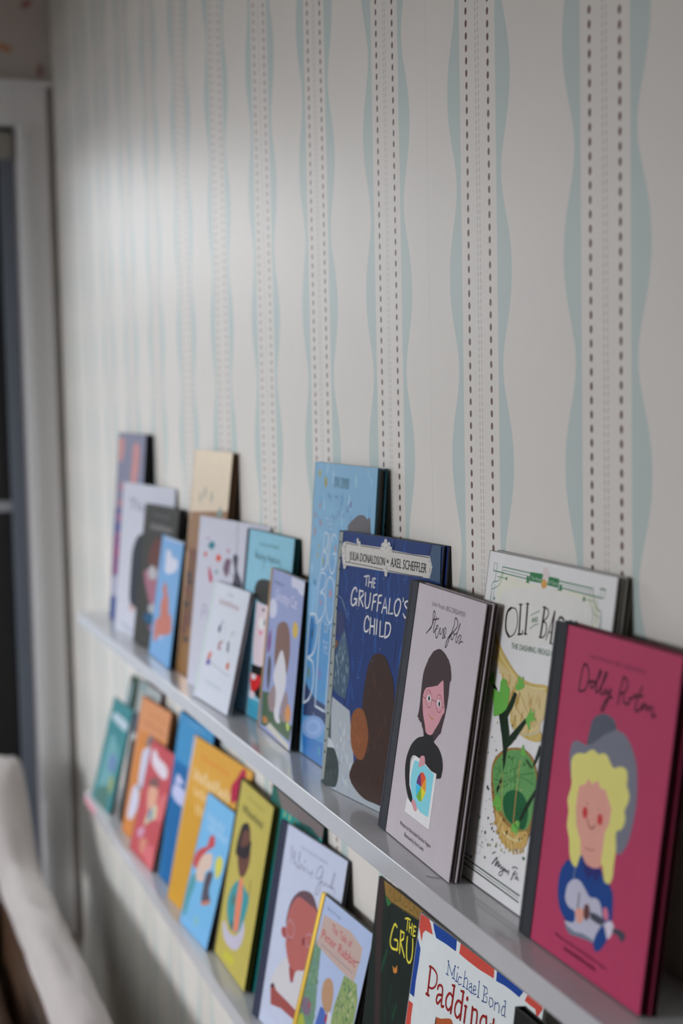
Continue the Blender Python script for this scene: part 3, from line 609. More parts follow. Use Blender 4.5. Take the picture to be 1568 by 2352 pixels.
  ('E',(185,184,180),(113.2,266.1),2.6,3.25,0),
  ('S',(32,34,36),0.3,[111.6,264.9,112.7,267.2,115,265.5],1),
  ('S',(32,34,36),0.3,[115.1,267.1,113.7,264.9],1),
  ('E',(185,184,180),(42.9,269.7),2.4,3.0,0),
  ('S',(32,34,36),0.3,[41.2,268.5,42.3,271,44.9,269.2],1),
  ('S',(32,34,36),0.3,[45,270.8,43.5,268.5],1),
  ('E',(185,184,180),(47.2,266.4),2.8,3.5,0),
  ('S',(32,34,36),0.3,[45.5,265.2,46.6,267.7,49.1,265.9],1),
  ('S',(32,34,36),0.3,[49.3,267.5,47.7,265.2],1),
  ('E',(185,184,180),(190.6,263.4),3.0,3.75,0),
  ('S',(32,34,36),0.3,[189.2,262.2,190.1,264.5,192.2,262.9],1),
  ('S',(32,34,36),0.3,[192.3,264.4,191.1,262.3],1),
  ('E',(185,184,180),(192.2,257.7),2.8,3.5,0),
  ('S',(32,34,36),0.3,[190.8,256.5,191.7,258.8,193.8,257.2],1),
  ('S',(32,34,36),0.3,[193.9,258.7,192.7,256.5],1),
  ('E',(185,184,180),(188.6,260.7),2.6,3.25,0),
  ('S',(32,34,36),0.3,[187.2,259.5,188.1,261.8,190.3,260.2],1),
  ('S',(32,34,36),0.3,[190.4,261.7,189.1,259.6],1),
  ('E',(185,184,180),(192,247.6),2.6,3.25,0),
  ('S',(32,34,36),0.3,[190.6,246.4,191.6,248.7,193.7,247.1],1),
  ('S',(32,34,36),0.3,[193.8,248.6,192.5,246.5],1),
  ('E',(185,184,180),(13.6,260.4),3.4,4.25,0),
  ('S',(32,34,36),0.3,[11.8,259.2,13,261.7,15.6,259.9],1),
  ('S',(32,34,36),0.3,[15.7,261.5,14.2,259.2],1),
  ('E',(185,184,180),(13.6,253.9),3.6,4.5,0),
  ('S',(32,34,36),0.3,[11.8,252.6,13,255.2,15.7,253.3],1),
  ('S',(32,34,36),0.3,[15.8,255,14.2,252.7],1),
  ('E',(185,184,180),(17.4,248.6),3.2,4.0,0),
  ('S',(32,34,36),0.3,[15.6,247.4,16.8,249.9,19.4,248.1],1),
  ('S',(32,34,36),0.3,[19.5,249.8,17.9,247.4],1),
  ('E',(185,184,180),(18.5,241.3),3.2,4.0,0),
  ('S',(32,34,36),0.3,[16.7,240,17.9,242.5,20.5,240.7],1),
  ('S',(32,34,36),0.3,[20.6,242.4,19.1,240],1),
  ('E',(185,184,180),(105.7,246),2.6,3.25,0),
  ('S',(32,34,36),0.3,[104.1,244.8,105.2,247.2,107.5,245.4],1),
  ('S',(32,34,36),0.3,[107.6,247,106.2,244.8],1),
  ('E',(185,184,180),(107.2,241.7),3.0,3.75,0),
  ('S',(32,34,36),0.3,[105.6,240.5,106.7,242.9,109,241.2],1),
  ('S',(32,34,36),0.3,[109.1,242.8,107.7,240.5],1),
  ('T', (32, 34, 36), 'JULIA DONALDSON', (27.6, 248.6), 75.8, 9.3, 0.5, 1),
  ('T', (32, 34, 36), 'AXEL SCHEFFLER', (114.8, 249.1), 69, 10, 0.7, 1),
  ('T', (32, 34, 36), '&', (106.5, 252.2), 4.9, 4, 0, 1),
  ('D',((150,165,200),),34,[12,264,188.1,264,134.1,182.6,54,116.6],0.35,0.6,1.4,17),
  ('P',(60,80,105),[191.8,277.3,207.3,277.5,210.4,242.8,191,243.7,194.8,256.2,188.7,265.7],0)]),
'M': ((-1.2749, -0.0643, -0.0346, 0.1614, 0.1819, 0.2438, 0.0041, 1),
 [('T', (62, 52, 56), 'Little People,', (61, 226.6), 33.1, 4.3, -1, 2),
  ('T', (55, 46, 50), 'BIG DREAMS®', (96.4, 226.2), 44.1, 4.7, 0.3, 1),
  ('S',(48,40,44),1.35,[56.4,199.3,61.5,202.9,67.9,208.6,70.7,215.3,71.7,220.1,68.2,222.2,67.1,219.5,68,214.1,67.9,208.6,65.4,205.1,62.4,203.4],1),
  ('S',(48,40,44),1.35,[75.1,217.5,73.7,211,72.8,205.4,74.7,202.5,77.1,206],1),
  ('S',(48,40,44),1.35,[68.5,213.8,81.6,216.7],1),
  ('S',(48,40,44),1.2,[78.7,206.3,82.3,208.8,81.3,210.6,78.3,208.5,78.3,203.9,81.2,199.2,84,199.7,86.5,205.9,88.3,209.3,88.6,203.9,92.1,204.4,94.7,209.4,96.9,206.7,96,201.9,97.8,200.7,101.6,205.9,101.8,209.7,99,210.9,97.9,206.1,100.5,202.2,102.8,202.6],1),
  ('S',(48,40,44),1.35,[108.8,202.4,114.3,206.3,125,214.7,126.2,219.4,121.2,222.9,118.8,221.4,118.7,216.1,114.7,207.9,111.2,201.2,108.3,195.4,105.5,193.8,105.9,198.1,110.2,204.1,115.5,208.4],1),
  ('S',(48,40,44),1.2,[115.8,210.3,115.4,204.9,118.5,202.7,120.9,205.8,120.7,208.8,118,209.9],1),
  ('S',(48,40,44),1.2,[120.8,207.3,127.4,210.5,130.4,215.5,131.9,219.5,130.6,217.8,128.7,212.3,126.4,205.1,128.5,201.7,131.1,204.3,130.4,207.2],1),
  ('S',(48,40,44),1.2,[130.9,205.8,133.9,209.3,137.8,208,134.9,204.2,134.7,201.5,138.2,204,142.4,204.6],1),
  ('P',(56,42,44),[92.1,190.1,103.5,189.2,109,186,117,184.6,123.9,179,126.6,171.2,126.9,162.1,127.8,154,127.6,143.4,126,133.9,123.3,125,121.9,117.9,118.6,116,114,111.9,109,107.3,103.3,110.7,89.9,107.7,83.8,107.1,80.1,112.6,76.9,114.2,73.4,118.2,70.5,117.2,68.6,119.5,67,118,65.5,120.9,62.3,120.2,64.1,125.7,64.4,133.7,63.4,142.2,62.4,153.9,64.3,166.2,70.7,177.5,80.1,186.2],0),
  ('P',(56,42,44),[92.1,190.1,103.5,189.2,114.9,185,124.4,177.6,127.8,166.1,105.3,167.3,66.5,160.2,63.3,152.5,63.1,163.6,69.6,175,78.6,184.7],1),
  ('P',(28,27,28),[83.8,107.1,84.4,111.2,93.1,110.3,104.5,112.9,109,107.3,121.8,104.2,131.8,98.2,136.6,90.3,136.1,83.4,134.4,79.9,123.5,77.2,115,78.1,103.9,80.7,94.4,83.8,85.9,84.1,68.3,85.5,61.1,81.4,60.5,74.1,63.2,65.2,69,57.1,80.3,47.4,78.9,42.3,68.4,44.3,59.1,51.4,51.8,62.3,48.9,73.7,51.3,83.9,58.4,94.3,70.5,102.6],1),
  ('P',(178,128,136),[72.5,149.5,78,151.7,85.7,153.6,98.6,157.6,110.3,164.4,115.7,154.7,120.2,144.9,122.7,141.6,123,137.1,120,134.2,114.2,125.4,106.9,117.6,102.5,112.7,95,110.8,87.3,111.8,83.3,117.2,76.2,125.1,71.3,134.3,69.2,141,70.6,146],1),
  ('P',(56,42,44),[71.1,147.7,77.6,152.8,88.5,157.2,87.6,154.1,91.8,156.7,91.9,154.8,96.6,157.6,98.1,156.3,103.8,160.1,110.6,164.6,110.7,169,70.2,161.7],0),
  ('S',(70,48,48),0.55,[91.3,143.2,91.8,140.1,91.1,137.4,89.3,135.3,86.7,134.3,83.6,134.4,80.5,135.7,77.9,138,76.3,140.9,75.8,144,76.5,146.8,78.3,148.9,81,149.9,84.1,149.7,87.1,148.4,89.7,146.1,91.3,143.2],1),
  ('S',(70,48,48),0.55,[116.8,143.8,117.3,140.8,116.5,138.1,114.7,136,112,135,108.8,135.1,105.8,136.4,103.2,138.6,101.6,141.5,101.1,144.5,101.9,147.2,103.8,149.3,106.5,150.3,109.6,150.1,112.7,148.8,115.2,146.6,116.8,143.8],1),
  ('P',(205,205,208),[80.3,140.8,80.7,144.4,85.6,145.4,88.9,143.7,88.6,140.9,84.6,139.5],1),
  ('P',(205,205,208),[105,141.1,105.2,145,110.1,145.2,113.2,143.5,112.7,140.7,109.2,139.5],1),
  ('P',(25,22,24),[82.3,142.4,83.7,144.8,86.9,143.3,86.2,140.6,83.8,140.6],1),
  ('P',(25,22,24),[107.3,142.3,108.7,144.7,111.8,143.2,111.3,140.2,108.9,140.3],1),
  ('S',(70,48,48),0.6,[69.1,141.4,72.5,140.9,76,141.1],1),
  ('S',(70,48,48),0.6,[91.6,141.9,95.6,143.2,101.7,142.3],1),
  ('S',(70,48,48),0.6,[117.5,141.5,122.1,141.3],1),
  ('S',(60,40,40),0.5,[82.5,147.9,86.1,147.8],1),
  ('S',(60,40,40),0.5,[108.3,147.5,110.8,147.2],1),
  ('S',(150,105,112),0.4,[96.6,135.9,98.1,133.5,97.2,131.9,95.5,132.2],1),
  ('S',(150,105,35),0.9,[89.4,129,92.8,127,97.7,126.1,101.1,126.9],1),
  ('P',(196,198,204),[70.1,85.6,82.7,85.5,91,85.6,100,83.2,112.8,81.1,124.9,81.5,124.8,30.6,63.5,30.8,63.9,44.1,76.8,42.1,78.1,47.1,66.1,56.4,62.4,66.3,63.1,78.9],0),
  ('P',(112,178,190),[69.9,80.5,73.7,81.8,85.9,82.5,96,83,108.8,81.2,119.2,80,119.2,41.6,117.7,40.2,99.6,39.9,78.9,45,67.3,59,66.8,68.9],0),
  ('P',(190,72,40),[94.1,62,94.6,75.7,102.3,72.4],0),
  ('P',(205,130,45),[94.1,62,102.3,72.4,104.8,67.4],0),
  ('P',(205,130,45),[94.1,62,104.8,67.4,106.1,59.8],0),
  ('P',(215,180,45),[94.1,62,106.1,59.8,102.9,54.3],0),
  ('P',(215,180,45),[94.1,62,102.9,54.3,99.1,49.6],0),
  ('P',(98,150,50),[94.1,62,99.1,49.6,93.3,48.5],0),
  ('P',(98,150,50),[94.1,62,93.3,48.5,86.2,50.8],0),
  ('P',(60,160,205),[94.1,62,86.2,50.8,82.9,55.7],0),
  ('P',(60,160,205),[94.1,62,82.9,55.7,81.8,62.7],0),
  ('P',(88,45,100),[94.1,62,81.8,62.7,83.7,68.9],0),
  ('P',(88,45,100),[94.1,62,83.7,68.9,89,74.1],0),
  ('P',(190,72,40),[94.1,62,89,74.1,94.6,75.7],0),
  ('P',(178,128,136),[83.9,88.1,92.5,89.9,95.8,83.7,90.6,80.9,87.2,79,81.4,77.9,82.1,82.7],1),
  ('P',(178,128,136),[78.3,46.6,84.9,45.9,90.5,42,91.2,39.1,86.1,37.1,78.7,41.1,76.8,42.1],1),
  ('T', (70, 60, 66), 'Written by Maria Isabel Sánchez Vegara', (55.3, 16.2), 77.6, 3.9, 0.1, 2),
  ('T', (70, 60, 66), 'Illustrated by Aura Lewis', (70, 8.9), 48.5, 3.9, 0.7, 2)]),
'O': ((-1.1269, -0.0513, 0.0033, 0.1411, 0.2149, 0.2853, 0.0055, 1),
 [('P',(176,174,162),[23.3,259.7,30.9,267.5,96.7,264.8,179.6,266.8,194.2,254.9,193.5,244.9,184.9,230.6,122.2,228.9,40,239.1,25.3,244.1],1),
  ('P',(172,172,168),[36.6,252.5,100.4,263.6,170.4,261,184.4,245.9,124.3,220.3,55.7,213.8,34.8,233.2],1),
  ('S',(38,95,58),0.7,[12.2,268.8,12.5,275.3,18.3,275.3,17.5,263.4,16,257.9],0),
  ('S',(38,95,58),0.9,[12.3,268.5,74.9,268.1],0),
  ('S',(38,95,58),0.9,[28.4,273.5,79.8,273.5],0),
  ('S',(38,95,58),0.5,[31.9,270.9,78.7,270.6],0),
  ('S',(38,95,58),0.7,[28.4,273.5,28.3,266.3,23.1,260.5,13.1,257.6,13.1,242.6],1),
  ('S',(38,95,58),0.6,[31.6,270.9,29.4,262.1,24.2,256.2,13.5,252.3],1),
  ('S',(38,95,58),0.6,[21.2,264.2,37.4,264.3],0),
  ('P',(38,95,58),[36.7,265.5,39.7,265.7,39.6,262.9,36.8,262.8],0),
  ('P',(38,95,58),[18.5,245.9,20.9,246.2,21,243.8,18.7,243.6],0),
  ('S',(38,95,58),0.5,[12.4,256.6,12.6,242.1],0),
  ('S',(38,95,58),0.5,[18.1,257.3,17.1,242.2],0),
  ('P',(38,95,58),[79.5,274.5,101,275.2,101.2,267.4,78.7,266.9],0),
  ('P',(38,95,58),[111.4,274.3,128.4,274.2,128.8,266.8,109.8,267],0),
  ('P',(38,95,58),[73.9,270.5,77.8,270.5,78.6,266,81.3,265.1,73,265,74.5,266],0),
  ('P',(38,95,58),[130.2,269.9,133.8,270,134.6,265.2,125.2,264.9,129.8,266.3],0),
  ('T', (150, 165, 150), 'The World', (81.9, 268.5), 17.7, 3.1, -1, 1),
  ('T', (150, 165, 150), 'of Claris', (111.4, 268.6), 15.5, 3.2, -1.1, 1),
  ('P',(170,160,160),[100.2,278.4,102.2,280.7,107.4,280.4,111.7,276.4,110.1,272.5,104.5,271.5,101.2,274.4],1),
  ('P',(165,125,70),[100.1,268.5,103.6,271.4,109.2,269.1,108.8,265.4,104.7,263.4,100.4,265.2],1),
  ('S',(38,95,58),1.0,[129.1,272.5,181.3,272.6],0),
  ('S',(38,95,58),1.0,[134.3,267.6,197.2,267.1],0),
  ('S',(90,120,95),0.5,[130.9,270,180.3,270.2],0),
  ('S',(38,95,58),0.7,[181.3,272.6,184.6,264.4,190.5,258.3,196.8,256.1,198.1,244.1],1),
  ('S',(90,120,95),0.5,[176.6,270.3,180.3,260.8,187,254,197.1,251.5,196.5,244.6],1),
  ('S',(90,120,95),0.6,[193.5,267.4,193.1,274,199.3,273.8,198.6,267.3],0),
  ('S',(38,95,58),1.2,[192.1,273.9,199.3,273.8],0),
  ('S',(90,120,95),0.6,[169.1,263.2,186.4,263.1],0),
  ('E',(38,95,58),(169.9,263.1),1.6,2.2,0),
  ('S',(90,120,95),0.5,[189.7,265,191.6,246.9],0),
  ('S',(90,120,95),0.5,[185.7,259.9,186.2,244.6],0),
  ('S',(42,30,32),2.6,[53,240.8,47.2,236.6,46.2,227.8,48.8,220.5,55,216.7],1),
  ('S',(42,30,32),1.1,[53,241,60.9,241,65.8,235.7,67,227.4,63.4,220.1,56.9,216.7,54.6,216.9],1),
  ('S',(42,30,32),2.4,[69.3,245.9,72.2,221],0),
  ('S',(42,30,32),0.9,[65.8,245.5,72.8,246.2],0),
  ('S',(42,30,32),1.0,[69.4,220.6,72.2,221],0),
  ('S',(42,30,32),1.6,[71.9,220.9,78,222.3,78.1,225],0),
  ('S',(42,30,32),2.6,[81.1,247.9,83,223],0),
  ('S',(42,30,32),0.9,[78.2,247.7,83.9,248.1],0),
  ('S',(42,30,32),0.9,[79.8,222.9,86.3,223.3],0),
  ('S',(80,110,85),0.7,[89,239.3,94.5,241.7,102.4,244.9],1),
  ('S',(80,110,85),0.7,[89.5,228.2,96,232,102.7,234.2],1),
  ('T', (80, 110, 85), 'AND', (91.3, 233.4), 11, 4.5, 13.2, 1),
  ('S',(42,30,32),2.6,[110.3,248.8,109,224.5],0),
  ('S',(42,30,32),1.2,[107.4,248.8,116,247.9,117.2,242.8,111.7,238,110.2,237.3,115.8,236.1,117.4,229.8,113.2,224.7,106.9,224.1],1),
  ('S',(42,30,32),2.4,[127.2,247.4,126.3,222.2],0),
  ('S',(42,30,32),1.0,[126.9,247.4,121.7,231.2,118.5,223.5],0),
  ('S',(42,30,32),1.0,[121.9,230.5,127.7,230.5],0),
  ('S',(42,30,32),1.0,[125.3,221.9,129.7,221.9],0),
  ('S',(42,30,32),2.0,[143.3,243.2,139,244.6,135.3,242.9,136.8,236.7,144.3,232.2,145.8,226.1,140.3,222,136.6,223.8],1),
  ('S',(42,30,32),2.6,[153.5,243.8,153.7,222.5],0),
  ('S',(42,30,32),2.6,[162.8,244,163.9,222.6,173.1,222.9],0),
  ('T', (80, 110, 85), 'THE DASHING FROGS OF PARIS', (61.4, 207.4), 95.4, 5.2, 3.7, 1),
  ('P',(158,138,82),[29.2,217.6,38.1,209.3,51.7,200.3,76.7,188.4,102.2,185.4,128.8,187.9,130.6,180.1,104.2,177.5,82.8,178.5,70.1,178.7,53.9,184.3,38.7,195.6,32,206.7],1),
  ('S',(120,100,50),0.6,[32.1,210.2,48.5,198,75.8,184.8,102.8,183.1,129.5,184.8],1),
  ('S',(185,168,120),1.2,[33.9,206.9,53.1,194.5,81.6,183.3,109.8,182.7,127.7,185.2],1),
  ('P',(165,150,110),[26.8,198.1,50.6,191,77.5,185,102.6,181.9,127.7,182.9,136.6,169.8,125.5,156.3,128.7,143,105,139.7,83.4,144.6,70.5,154.5,55.8,170.3,51.1,180.3,34.7,193.3],1),
  ('P',(158,138,82),[75.4,151.6,87.3,145.4,103.9,144.2,127,150.1,128.3,142.5,109,139.6,88.2,141.8,75.5,146.8],1),
  ('B',((148,126,74),(172,156,108),(138,112,62)),60,[40.4,188.3,78.8,179.4,120.2,174,126.3,149,96.2,142.5,71.4,150.8,51.9,177.4],6,16,0.16,51),
  ('S',(120,92,45),0.7,[72,173.3,83.4,161,101.6,153.2],1),
  ('S',(120,92,45),0.7,[83.9,175.6,99,164.1,113.9,152],1),
  ('S',(120,92,45),0.7,[99.9,176.7,110.4,166.4,120.9,155.4],1),
  ('S',(120,92,45),0.7,[62.3,178.4,71.7,166.4,77.4,152],1),
  ('S',(150,150,140),1.0,[90.2,142.2,108,143.7,126.1,149.9],1),
  ('P',(118,92,50),[51.7,101.2,55.5,112,68.1,121.8,87.4,128.6,107.2,130.7,124.5,124.4,132.3,108.5,133.5,87.5,126.3,61.2,111.1,50.1,93.4,46.8,76.7,54.6,64.4,68.9,56,84.4],1),
  ('P',(78,122,72),[54.6,102.9,59.9,112,72.6,120.9,87.8,126.8,105.6,128.9,120.8,123.5,129.8,110.7,131.1,89.6,122.3,69.4,98.8,66.6,80.9,71.4,66.1,79.2,58.6,90],1),
  ('P',(28,75,45),[78.4,81.4,82.7,89.3,95.8,95.1,109.9,95.3,120.5,88.7,123.1,78.1,118.6,68.4,102.8,66.8,85.3,70.6],1),
  ('S',(45,90,52),0.8,[57.4,104.6,76.8,104.3,91.6,111.8,117.1,122.6],1),
  ('S',(45,90,52),0.8,[58.8,95,78.4,97.9,96.8,107.3,124.6,116],1),
  ('S',(45,90,52),0.8,[64.2,86.5,79.3,94.3,100.9,107.3,126.8,107.1],1),
  ('S',(150,110,60),1.3,[99.7,120.4,99.3,97.4,100.3,68.9],1),
  ('S',(150,110,60),1.0,[71.8,103.1,75.7,83.6,79.7,72],1),
  ('P',(155,128,75),[67.2,70.6,86.9,64.3,107.7,63.4,124.6,68.2,125.3,57.1,111.1,49.9,93.4,46.8,79.6,51.6],1),
  ('S',(185,170,130),1.6,[84.6,56.9,99.5,55.4,117,58.5],1),
  ('E',(150,125,72),(68.8,60.2),1.6,2.2,0),
  ('E',(150,125,72),(73.7,53.8),1.6,2.2,0),
  ('E',(150,125,72),(79.6,51.6),1.6,2.2,0),
  ('E',(150,125,72),(84.5,49.1),1.6,2.2,0),
  ('E',(150,125,72),(92.4,46.6),1.6,2.2,0),
  ('E',(150,125,72),(98.8,46),1.6,2.2,0),
  ('E',(150,125,72),(105.9,46.2),1.6,2.2,0),
  ('E',(150,125,72),(111.6,47.9),1.6,2.2,0),
  ('E',(150,125,72),(116.8,49.9),1.6,2.2,0),
  ('E',(150,125,72),(121,51.9),1.6,2.2,0),
  ('B',((146,120,66),(172,150,100)),26,[68.9,68.1,100.6,59.5,123.2,65.9,121.6,56.1,99.2,48.5,79.1,53.4],5,10,0.2,52),
  ('B',((66,108,62),(92,138,84)),40,[59.5,105,88.2,125.4,116.9,123.5,128.6,107.6,114.5,101.2,91.6,95.4,69.4,83],4,9,0.22,53),
  ('P',(20,38,26),[53.6,149.1,67.3,158.8,76.3,173.2,81.7,172.2,77.3,160.8,69.4,150.4,75.6,138.1,75.7,125.5,67.8,123.2,63,133.4],0),
  ('P',(20,38,26),[67.7,123.6,75.6,125.9,74.6,108.7,73,104.4],0),
  ('P',(20,38,26),[68,126.6,77.1,136.5,100,155.7,103.9,153.7,95.8,144.4,80.9,129.6,71.9,123.6],0),
  ('P',(20,38,26),[36.1,170.6,39.4,173.2,45.8,168.9,41.2,168],0),
  ('P',(20,38,26),[64.8,88.6,71.5,100.1,72.8,96.5,67,84.3],0),
  ('P',(20,38,26),[109.7,124.6,120.8,119.7,128.4,140.2,131.5,135.3,126.4,124.8,120.2,118.2,109.2,122.6],0),
  ('P',(20,38,26),[109.1,74.2,117.5,88.8,132.5,107.6,134.9,105.5,113.3,73.5],0),
  ('P',(84,140,62),[38.7,169.1,47.8,167.8,50.4,170.3,50,176.1,53.3,180.2,59.8,179.9,63,175.6,67.6,174.4,68,168.7,67.3,158.8,60.3,152.5,48.7,147.1,43.9,147.1,41.9,156.7,37.6,162.9],1),
  ('P',(84,140,62),[29.3,175.4,31.5,179.8,34,183.2,37.2,181.8,38.1,175.9,39.8,173.3,34.8,171.3,31.1,172.7],1),
  ('P',(84,140,62),[77.1,178.2,80.4,181.7,80.2,186.5,83,187.4,84.8,184.4,88.5,188.4,90.1,183.4,92.8,181,87.6,177.2,79.9,175.3],1),
  ('P',(84,140,62),[101.2,155,104.1,159.4,108.6,165.5,110.5,161.7,114.5,165.3,114,159.6,118.4,157.7,109.2,154.8,110.8,148.5,106.6,149.5],1),
  ('P',(84,140,62),[65.2,82.8,73.9,82.2,77.1,78.1,76.5,72.1,69.2,71.2,65.3,74,61.4,72],1),
  ('P',(84,140,62),[98.8,66.6,107.4,72.8,111.2,70.1,108.4,60.8,103.9,62.3,99.2,61],1),
  ('P',(84,140,62),[100.2,126.2,101.3,134.1,105.3,130.3,108.8,128.2,106.4,125.8],1),
  ('D',((25,45,30),(30,40,35),(150,140,90),(45,85,50)),120,[15.9,135.3,101.6,153.2,127.9,46.6,39.3,19.9],0.35,1.3,1.6,5),
  ('S',(90,98,100),0.25,[26.9,66.9,36.6,73.5,41.1,60.6,36.2,49.2,49.3,50.9,42,35.8],0),
  ('S',(90,98,100),0.25,[32.2,38,47,42.3,48.6,27.7,39.9,26.2,38.8,34.9,53.6,34.2],0),
  ('S',(22,48,36),1.0,[20.6,16.3,123.9,15.7],0),
  ('S',(22,48,36),1.0,[21,11.3,123.7,10.2],0),
  ('S',(80,95,90),0.4,[24.9,13.6,123.7,13.2],0),
  ('S',(22,48,36),0.6,[15,20.3,31.7,20.4],0),
  ('P',(22,48,36),[32.1,22.1,34.4,21.2,33.4,18.8,31.4,18.9],0),
  ('S',(45,48,60),0.8,[71.2,34.5,73.7,36.4,75.6,37.1],1),
  ('S',(45,48,60),0.9,[72.2,26,75.4,29.9,79.3,33.7,79.8,31.9,78,26.1,82.5,30.9,83.8,30.9,82.8,26.5,84.7,28.9],1),
  ('S',(45,48,60),0.7,[85.7,28.1,87.3,30.1,87.2,28.6,86.9,26.6,89.1,27.6,91.1,29.4,90.9,27.1,92.4,27.5,92.8,29.1,91.7,24,89.1,21.1,86.6,21.3,86.9,23.6,94,27.7],1),
  ('S',(45,48,60),0.7,[94,27.7,95.6,29.3,95,26.8,97.1,27.9,97.6,29.1,97.9,26.6,100.9,29,102.4,29.1,101.3,25.7],1),
  ('S',(45,48,60),0.8,[107.9,32.9,109.7,35.1,115.8,35.5],1),
  ('S',(45,48,60),0.9,[113,32.8,109.9,27.8,107.4,23.5],1),
  ('S',(45,48,60),0.7,[108.8,29.3,112.6,29.7],1),
  ('S',(45,48,60),0.7,[116,31.9,114.2,26.5,116.3,27.6,118.2,29.3,117.9,27.3,120.3,27],1)]),
'P': ((-0.9733, -0.0652, 0.0154, 0.1469, 0.1717, 0.2452, 0.0052, 1),
 [('T', (72, 35, 50), 'Little People, BIG DREAMS®', (55.2, 225.2), 74.6, 3.5, 0.7, 2),
  ('S',(58,28,40),2.0,[49.4,219.3,47.5,215.4,46.5,207.7,45.7,199.3,49.1,198.9,54.3,200.9,56.9,206,57.2,211.9,54.9,217.3,51,219.5,48.5,218.5],1),
  ('S',(58,28,40),2.0,[56.4,205.9,61.3,208.6,61.7,204.6,64.5,204.2,66.9,207.9,63.4,208.9,62,208.1],1),
  ('S',(58,28,40),2.0,[65.9,207.7,70.3,211.9,73.4,217,72.5,218.6,71.2,217.2,69.3,209.4,69.2,202.5,72,202.2],1),
  ('S',(58,28,40),2.0,[72,202.2,78,211,81.3,217.3,80,218.5,78.8,216.8,76.5,208.5,76.3,202.2,79,201.8],1),
  ('S',(58,28,40),2.0,[79,201.8,83.2,206.9,82.8,203.9,85.1,203.2,89.2,208,87.6,201.5,84,194,81.7,190.4,79.3,191.3,83.2,197.8,86.7,200.7,92.1,202.3],1),
  ('S',(58,28,40),2.0,[100.1,198.8,100.7,207.3,102.2,214.3,103.2,218.9,107.5,218,109.4,213.9,107.4,209.1,101.8,207],1),
  ('S',(58,28,40),2.0,[106.1,206.1,107,201.8,112.2,201.2,114.7,203.3,113.2,205.8,114.3,205.4,116,206.3,120.7,207.8],1),
  ('S',(58,28,40),2.0,[119.4,209.2,129.9,210.1],1),
  ('S',(58,28,40),2.0,[127.5,216.7,125.8,210.9,123.1,205.5,122.5,199.4,124.6,198.7,128.1,200.5,130.2,204.2,133.8,205.4,133.5,202.6,130.8,201.6,129.6,202.4],1),
  ('S',(58,28,40),2.0,[133.8,205.4,137,203.9,137.6,201.3,140.6,205.1,143.7,203.6,143.3,199.2,145.7,198.9,147.7,200.7],1),
  ('P',(95,97,108),[66,161.9,67.7,172.1,71.6,183.2,81.6,188.2,90.8,188.8,99.1,186.3,103.3,181,112.6,180.1,122.8,174.1,130.6,165.3,135.3,153.6,137.9,137.3,137,123.4,134.2,109.7,128.9,100.5,120.7,97.2,88.1,111.7,54.7,128.6,47.2,138.9,44,150.4,45.9,158.7,51.1,161.8,60.2,161.9],1),
  ('P',(70,74,84),[66.7,162,67.1,171.1,70.2,182,80.1,187.8,90.9,188.6,98.4,186.1,101.8,181,89.3,175,78.4,167.6],1),
  ('P',(180,172,100),[47.6,144.3,49.7,150,57.1,153.8,65.1,155.2,70.8,158.7,76.8,160.5,82.8,158.8,89.4,160.9,94.9,160.4,99.7,156.5,104.9,153.7,113.3,156.8,120.9,156.2,123.6,150.7,123.9,145.9,128.1,140.4,127.9,134.7,124.9,128.2,127,122.3,124.2,115,117.7,110.7,120.1,99.9,119.9,87.6,120.2,79.5,117,73.5,111,72.9,107.2,79.6,102.3,83.9,79.3,80.3,75.5,75.8,71.5,71.6,66.4,72.2,60.8,78.3,57.3,89.4,52.3,97.5,51.9,108.7,48.8,116.6,51.6,127.8,49.6,136],1),
  ('P',(182,128,116),[62.6,130.6,70.2,133.3,73.8,138.5,79.4,135.6,87,140.4,90.4,135.8,98.2,136.1,103.4,130,108.3,125.4,107.7,114.5,103.5,105.9,103.6,95.1,103.1,80.8,94.3,78.1,83.1,78.1,75.3,83.4,73.2,92.2,65.4,101.2,61.7,113.1,61.8,123.5],0),
  ('P',(20,55,110),[60.9,74.4,71.5,71.6,76.4,82.5,84.8,77.7,95.8,78.2,103.9,80.6,111,73.3,117.1,73.2,123.1,68.1,125,58.1,125.4,50,119.2,43.8,104.4,41.2,88.7,40.1,77.4,32.8,69.9,29.4,60.5,33.1,54.1,38.8,50.3,48.9,50.4,61.2,55.2,69.7],1),
  ('P',(35,40,90),[76.4,82.1,86.4,77.4,95.9,77.9,104,80.2,105.4,77.3,98.3,67.6,95.3,73.4,88.6,67.9,82.7,72.9],0),
  ('P',(150,150,165),[61.8,49.2,63.4,56.6,70.3,62.6,79,64.1,87.1,60.7,94.4,57.1,103.4,58.8,109.5,56.2,113.6,48.5,118.1,41.8,111.5,30.4,104.3,27.8,91.5,28.3,79.1,25.3,68.9,26.5,65.6,29.7,77.4,32.8,77.2,40.5,68.8,41.1,63,44.3],1),
  ('P',(92,100,115),[64.8,29.4,70.3,27.4,80.5,26.6,91.3,29.1,103.9,29.4,107.6,27.3,98.3,26.5,85.8,24.7,74.8,22.5,68.5,24.6],0),
  ('P',(20,55,110),[106,27.2,108.8,35.3,114.8,43.1,121.1,42,123.6,38,119.3,29.9,113.1,23.5,108.4,23.5],1),
  ('P',(170,165,178),[117.4,44.9,124,49.6,129,47.2,127.4,40.9,123.2,36.2,120.1,40],1),
  ('S',(60,55,62),1.6,[80.6,55.2,80.5,44.1],1),
  ('P',(78,50,48),[88.7,46.9,90.3,50.3,94.1,51.2,96.8,47.9,96.9,42.8,93.6,39.6,89.7,41.3],1),
  ('P',(55,58,68),[97.4,47.2,105.8,48.4,116.7,47.9,114.9,42.7,107.3,42.2,98.5,42.6],0),
  ('P',(55,58,68),[128,45.2,133.5,47.1,142.3,47.4,143.9,43.5,139.4,40.5,135.2,42.9,128.8,42.7],1),
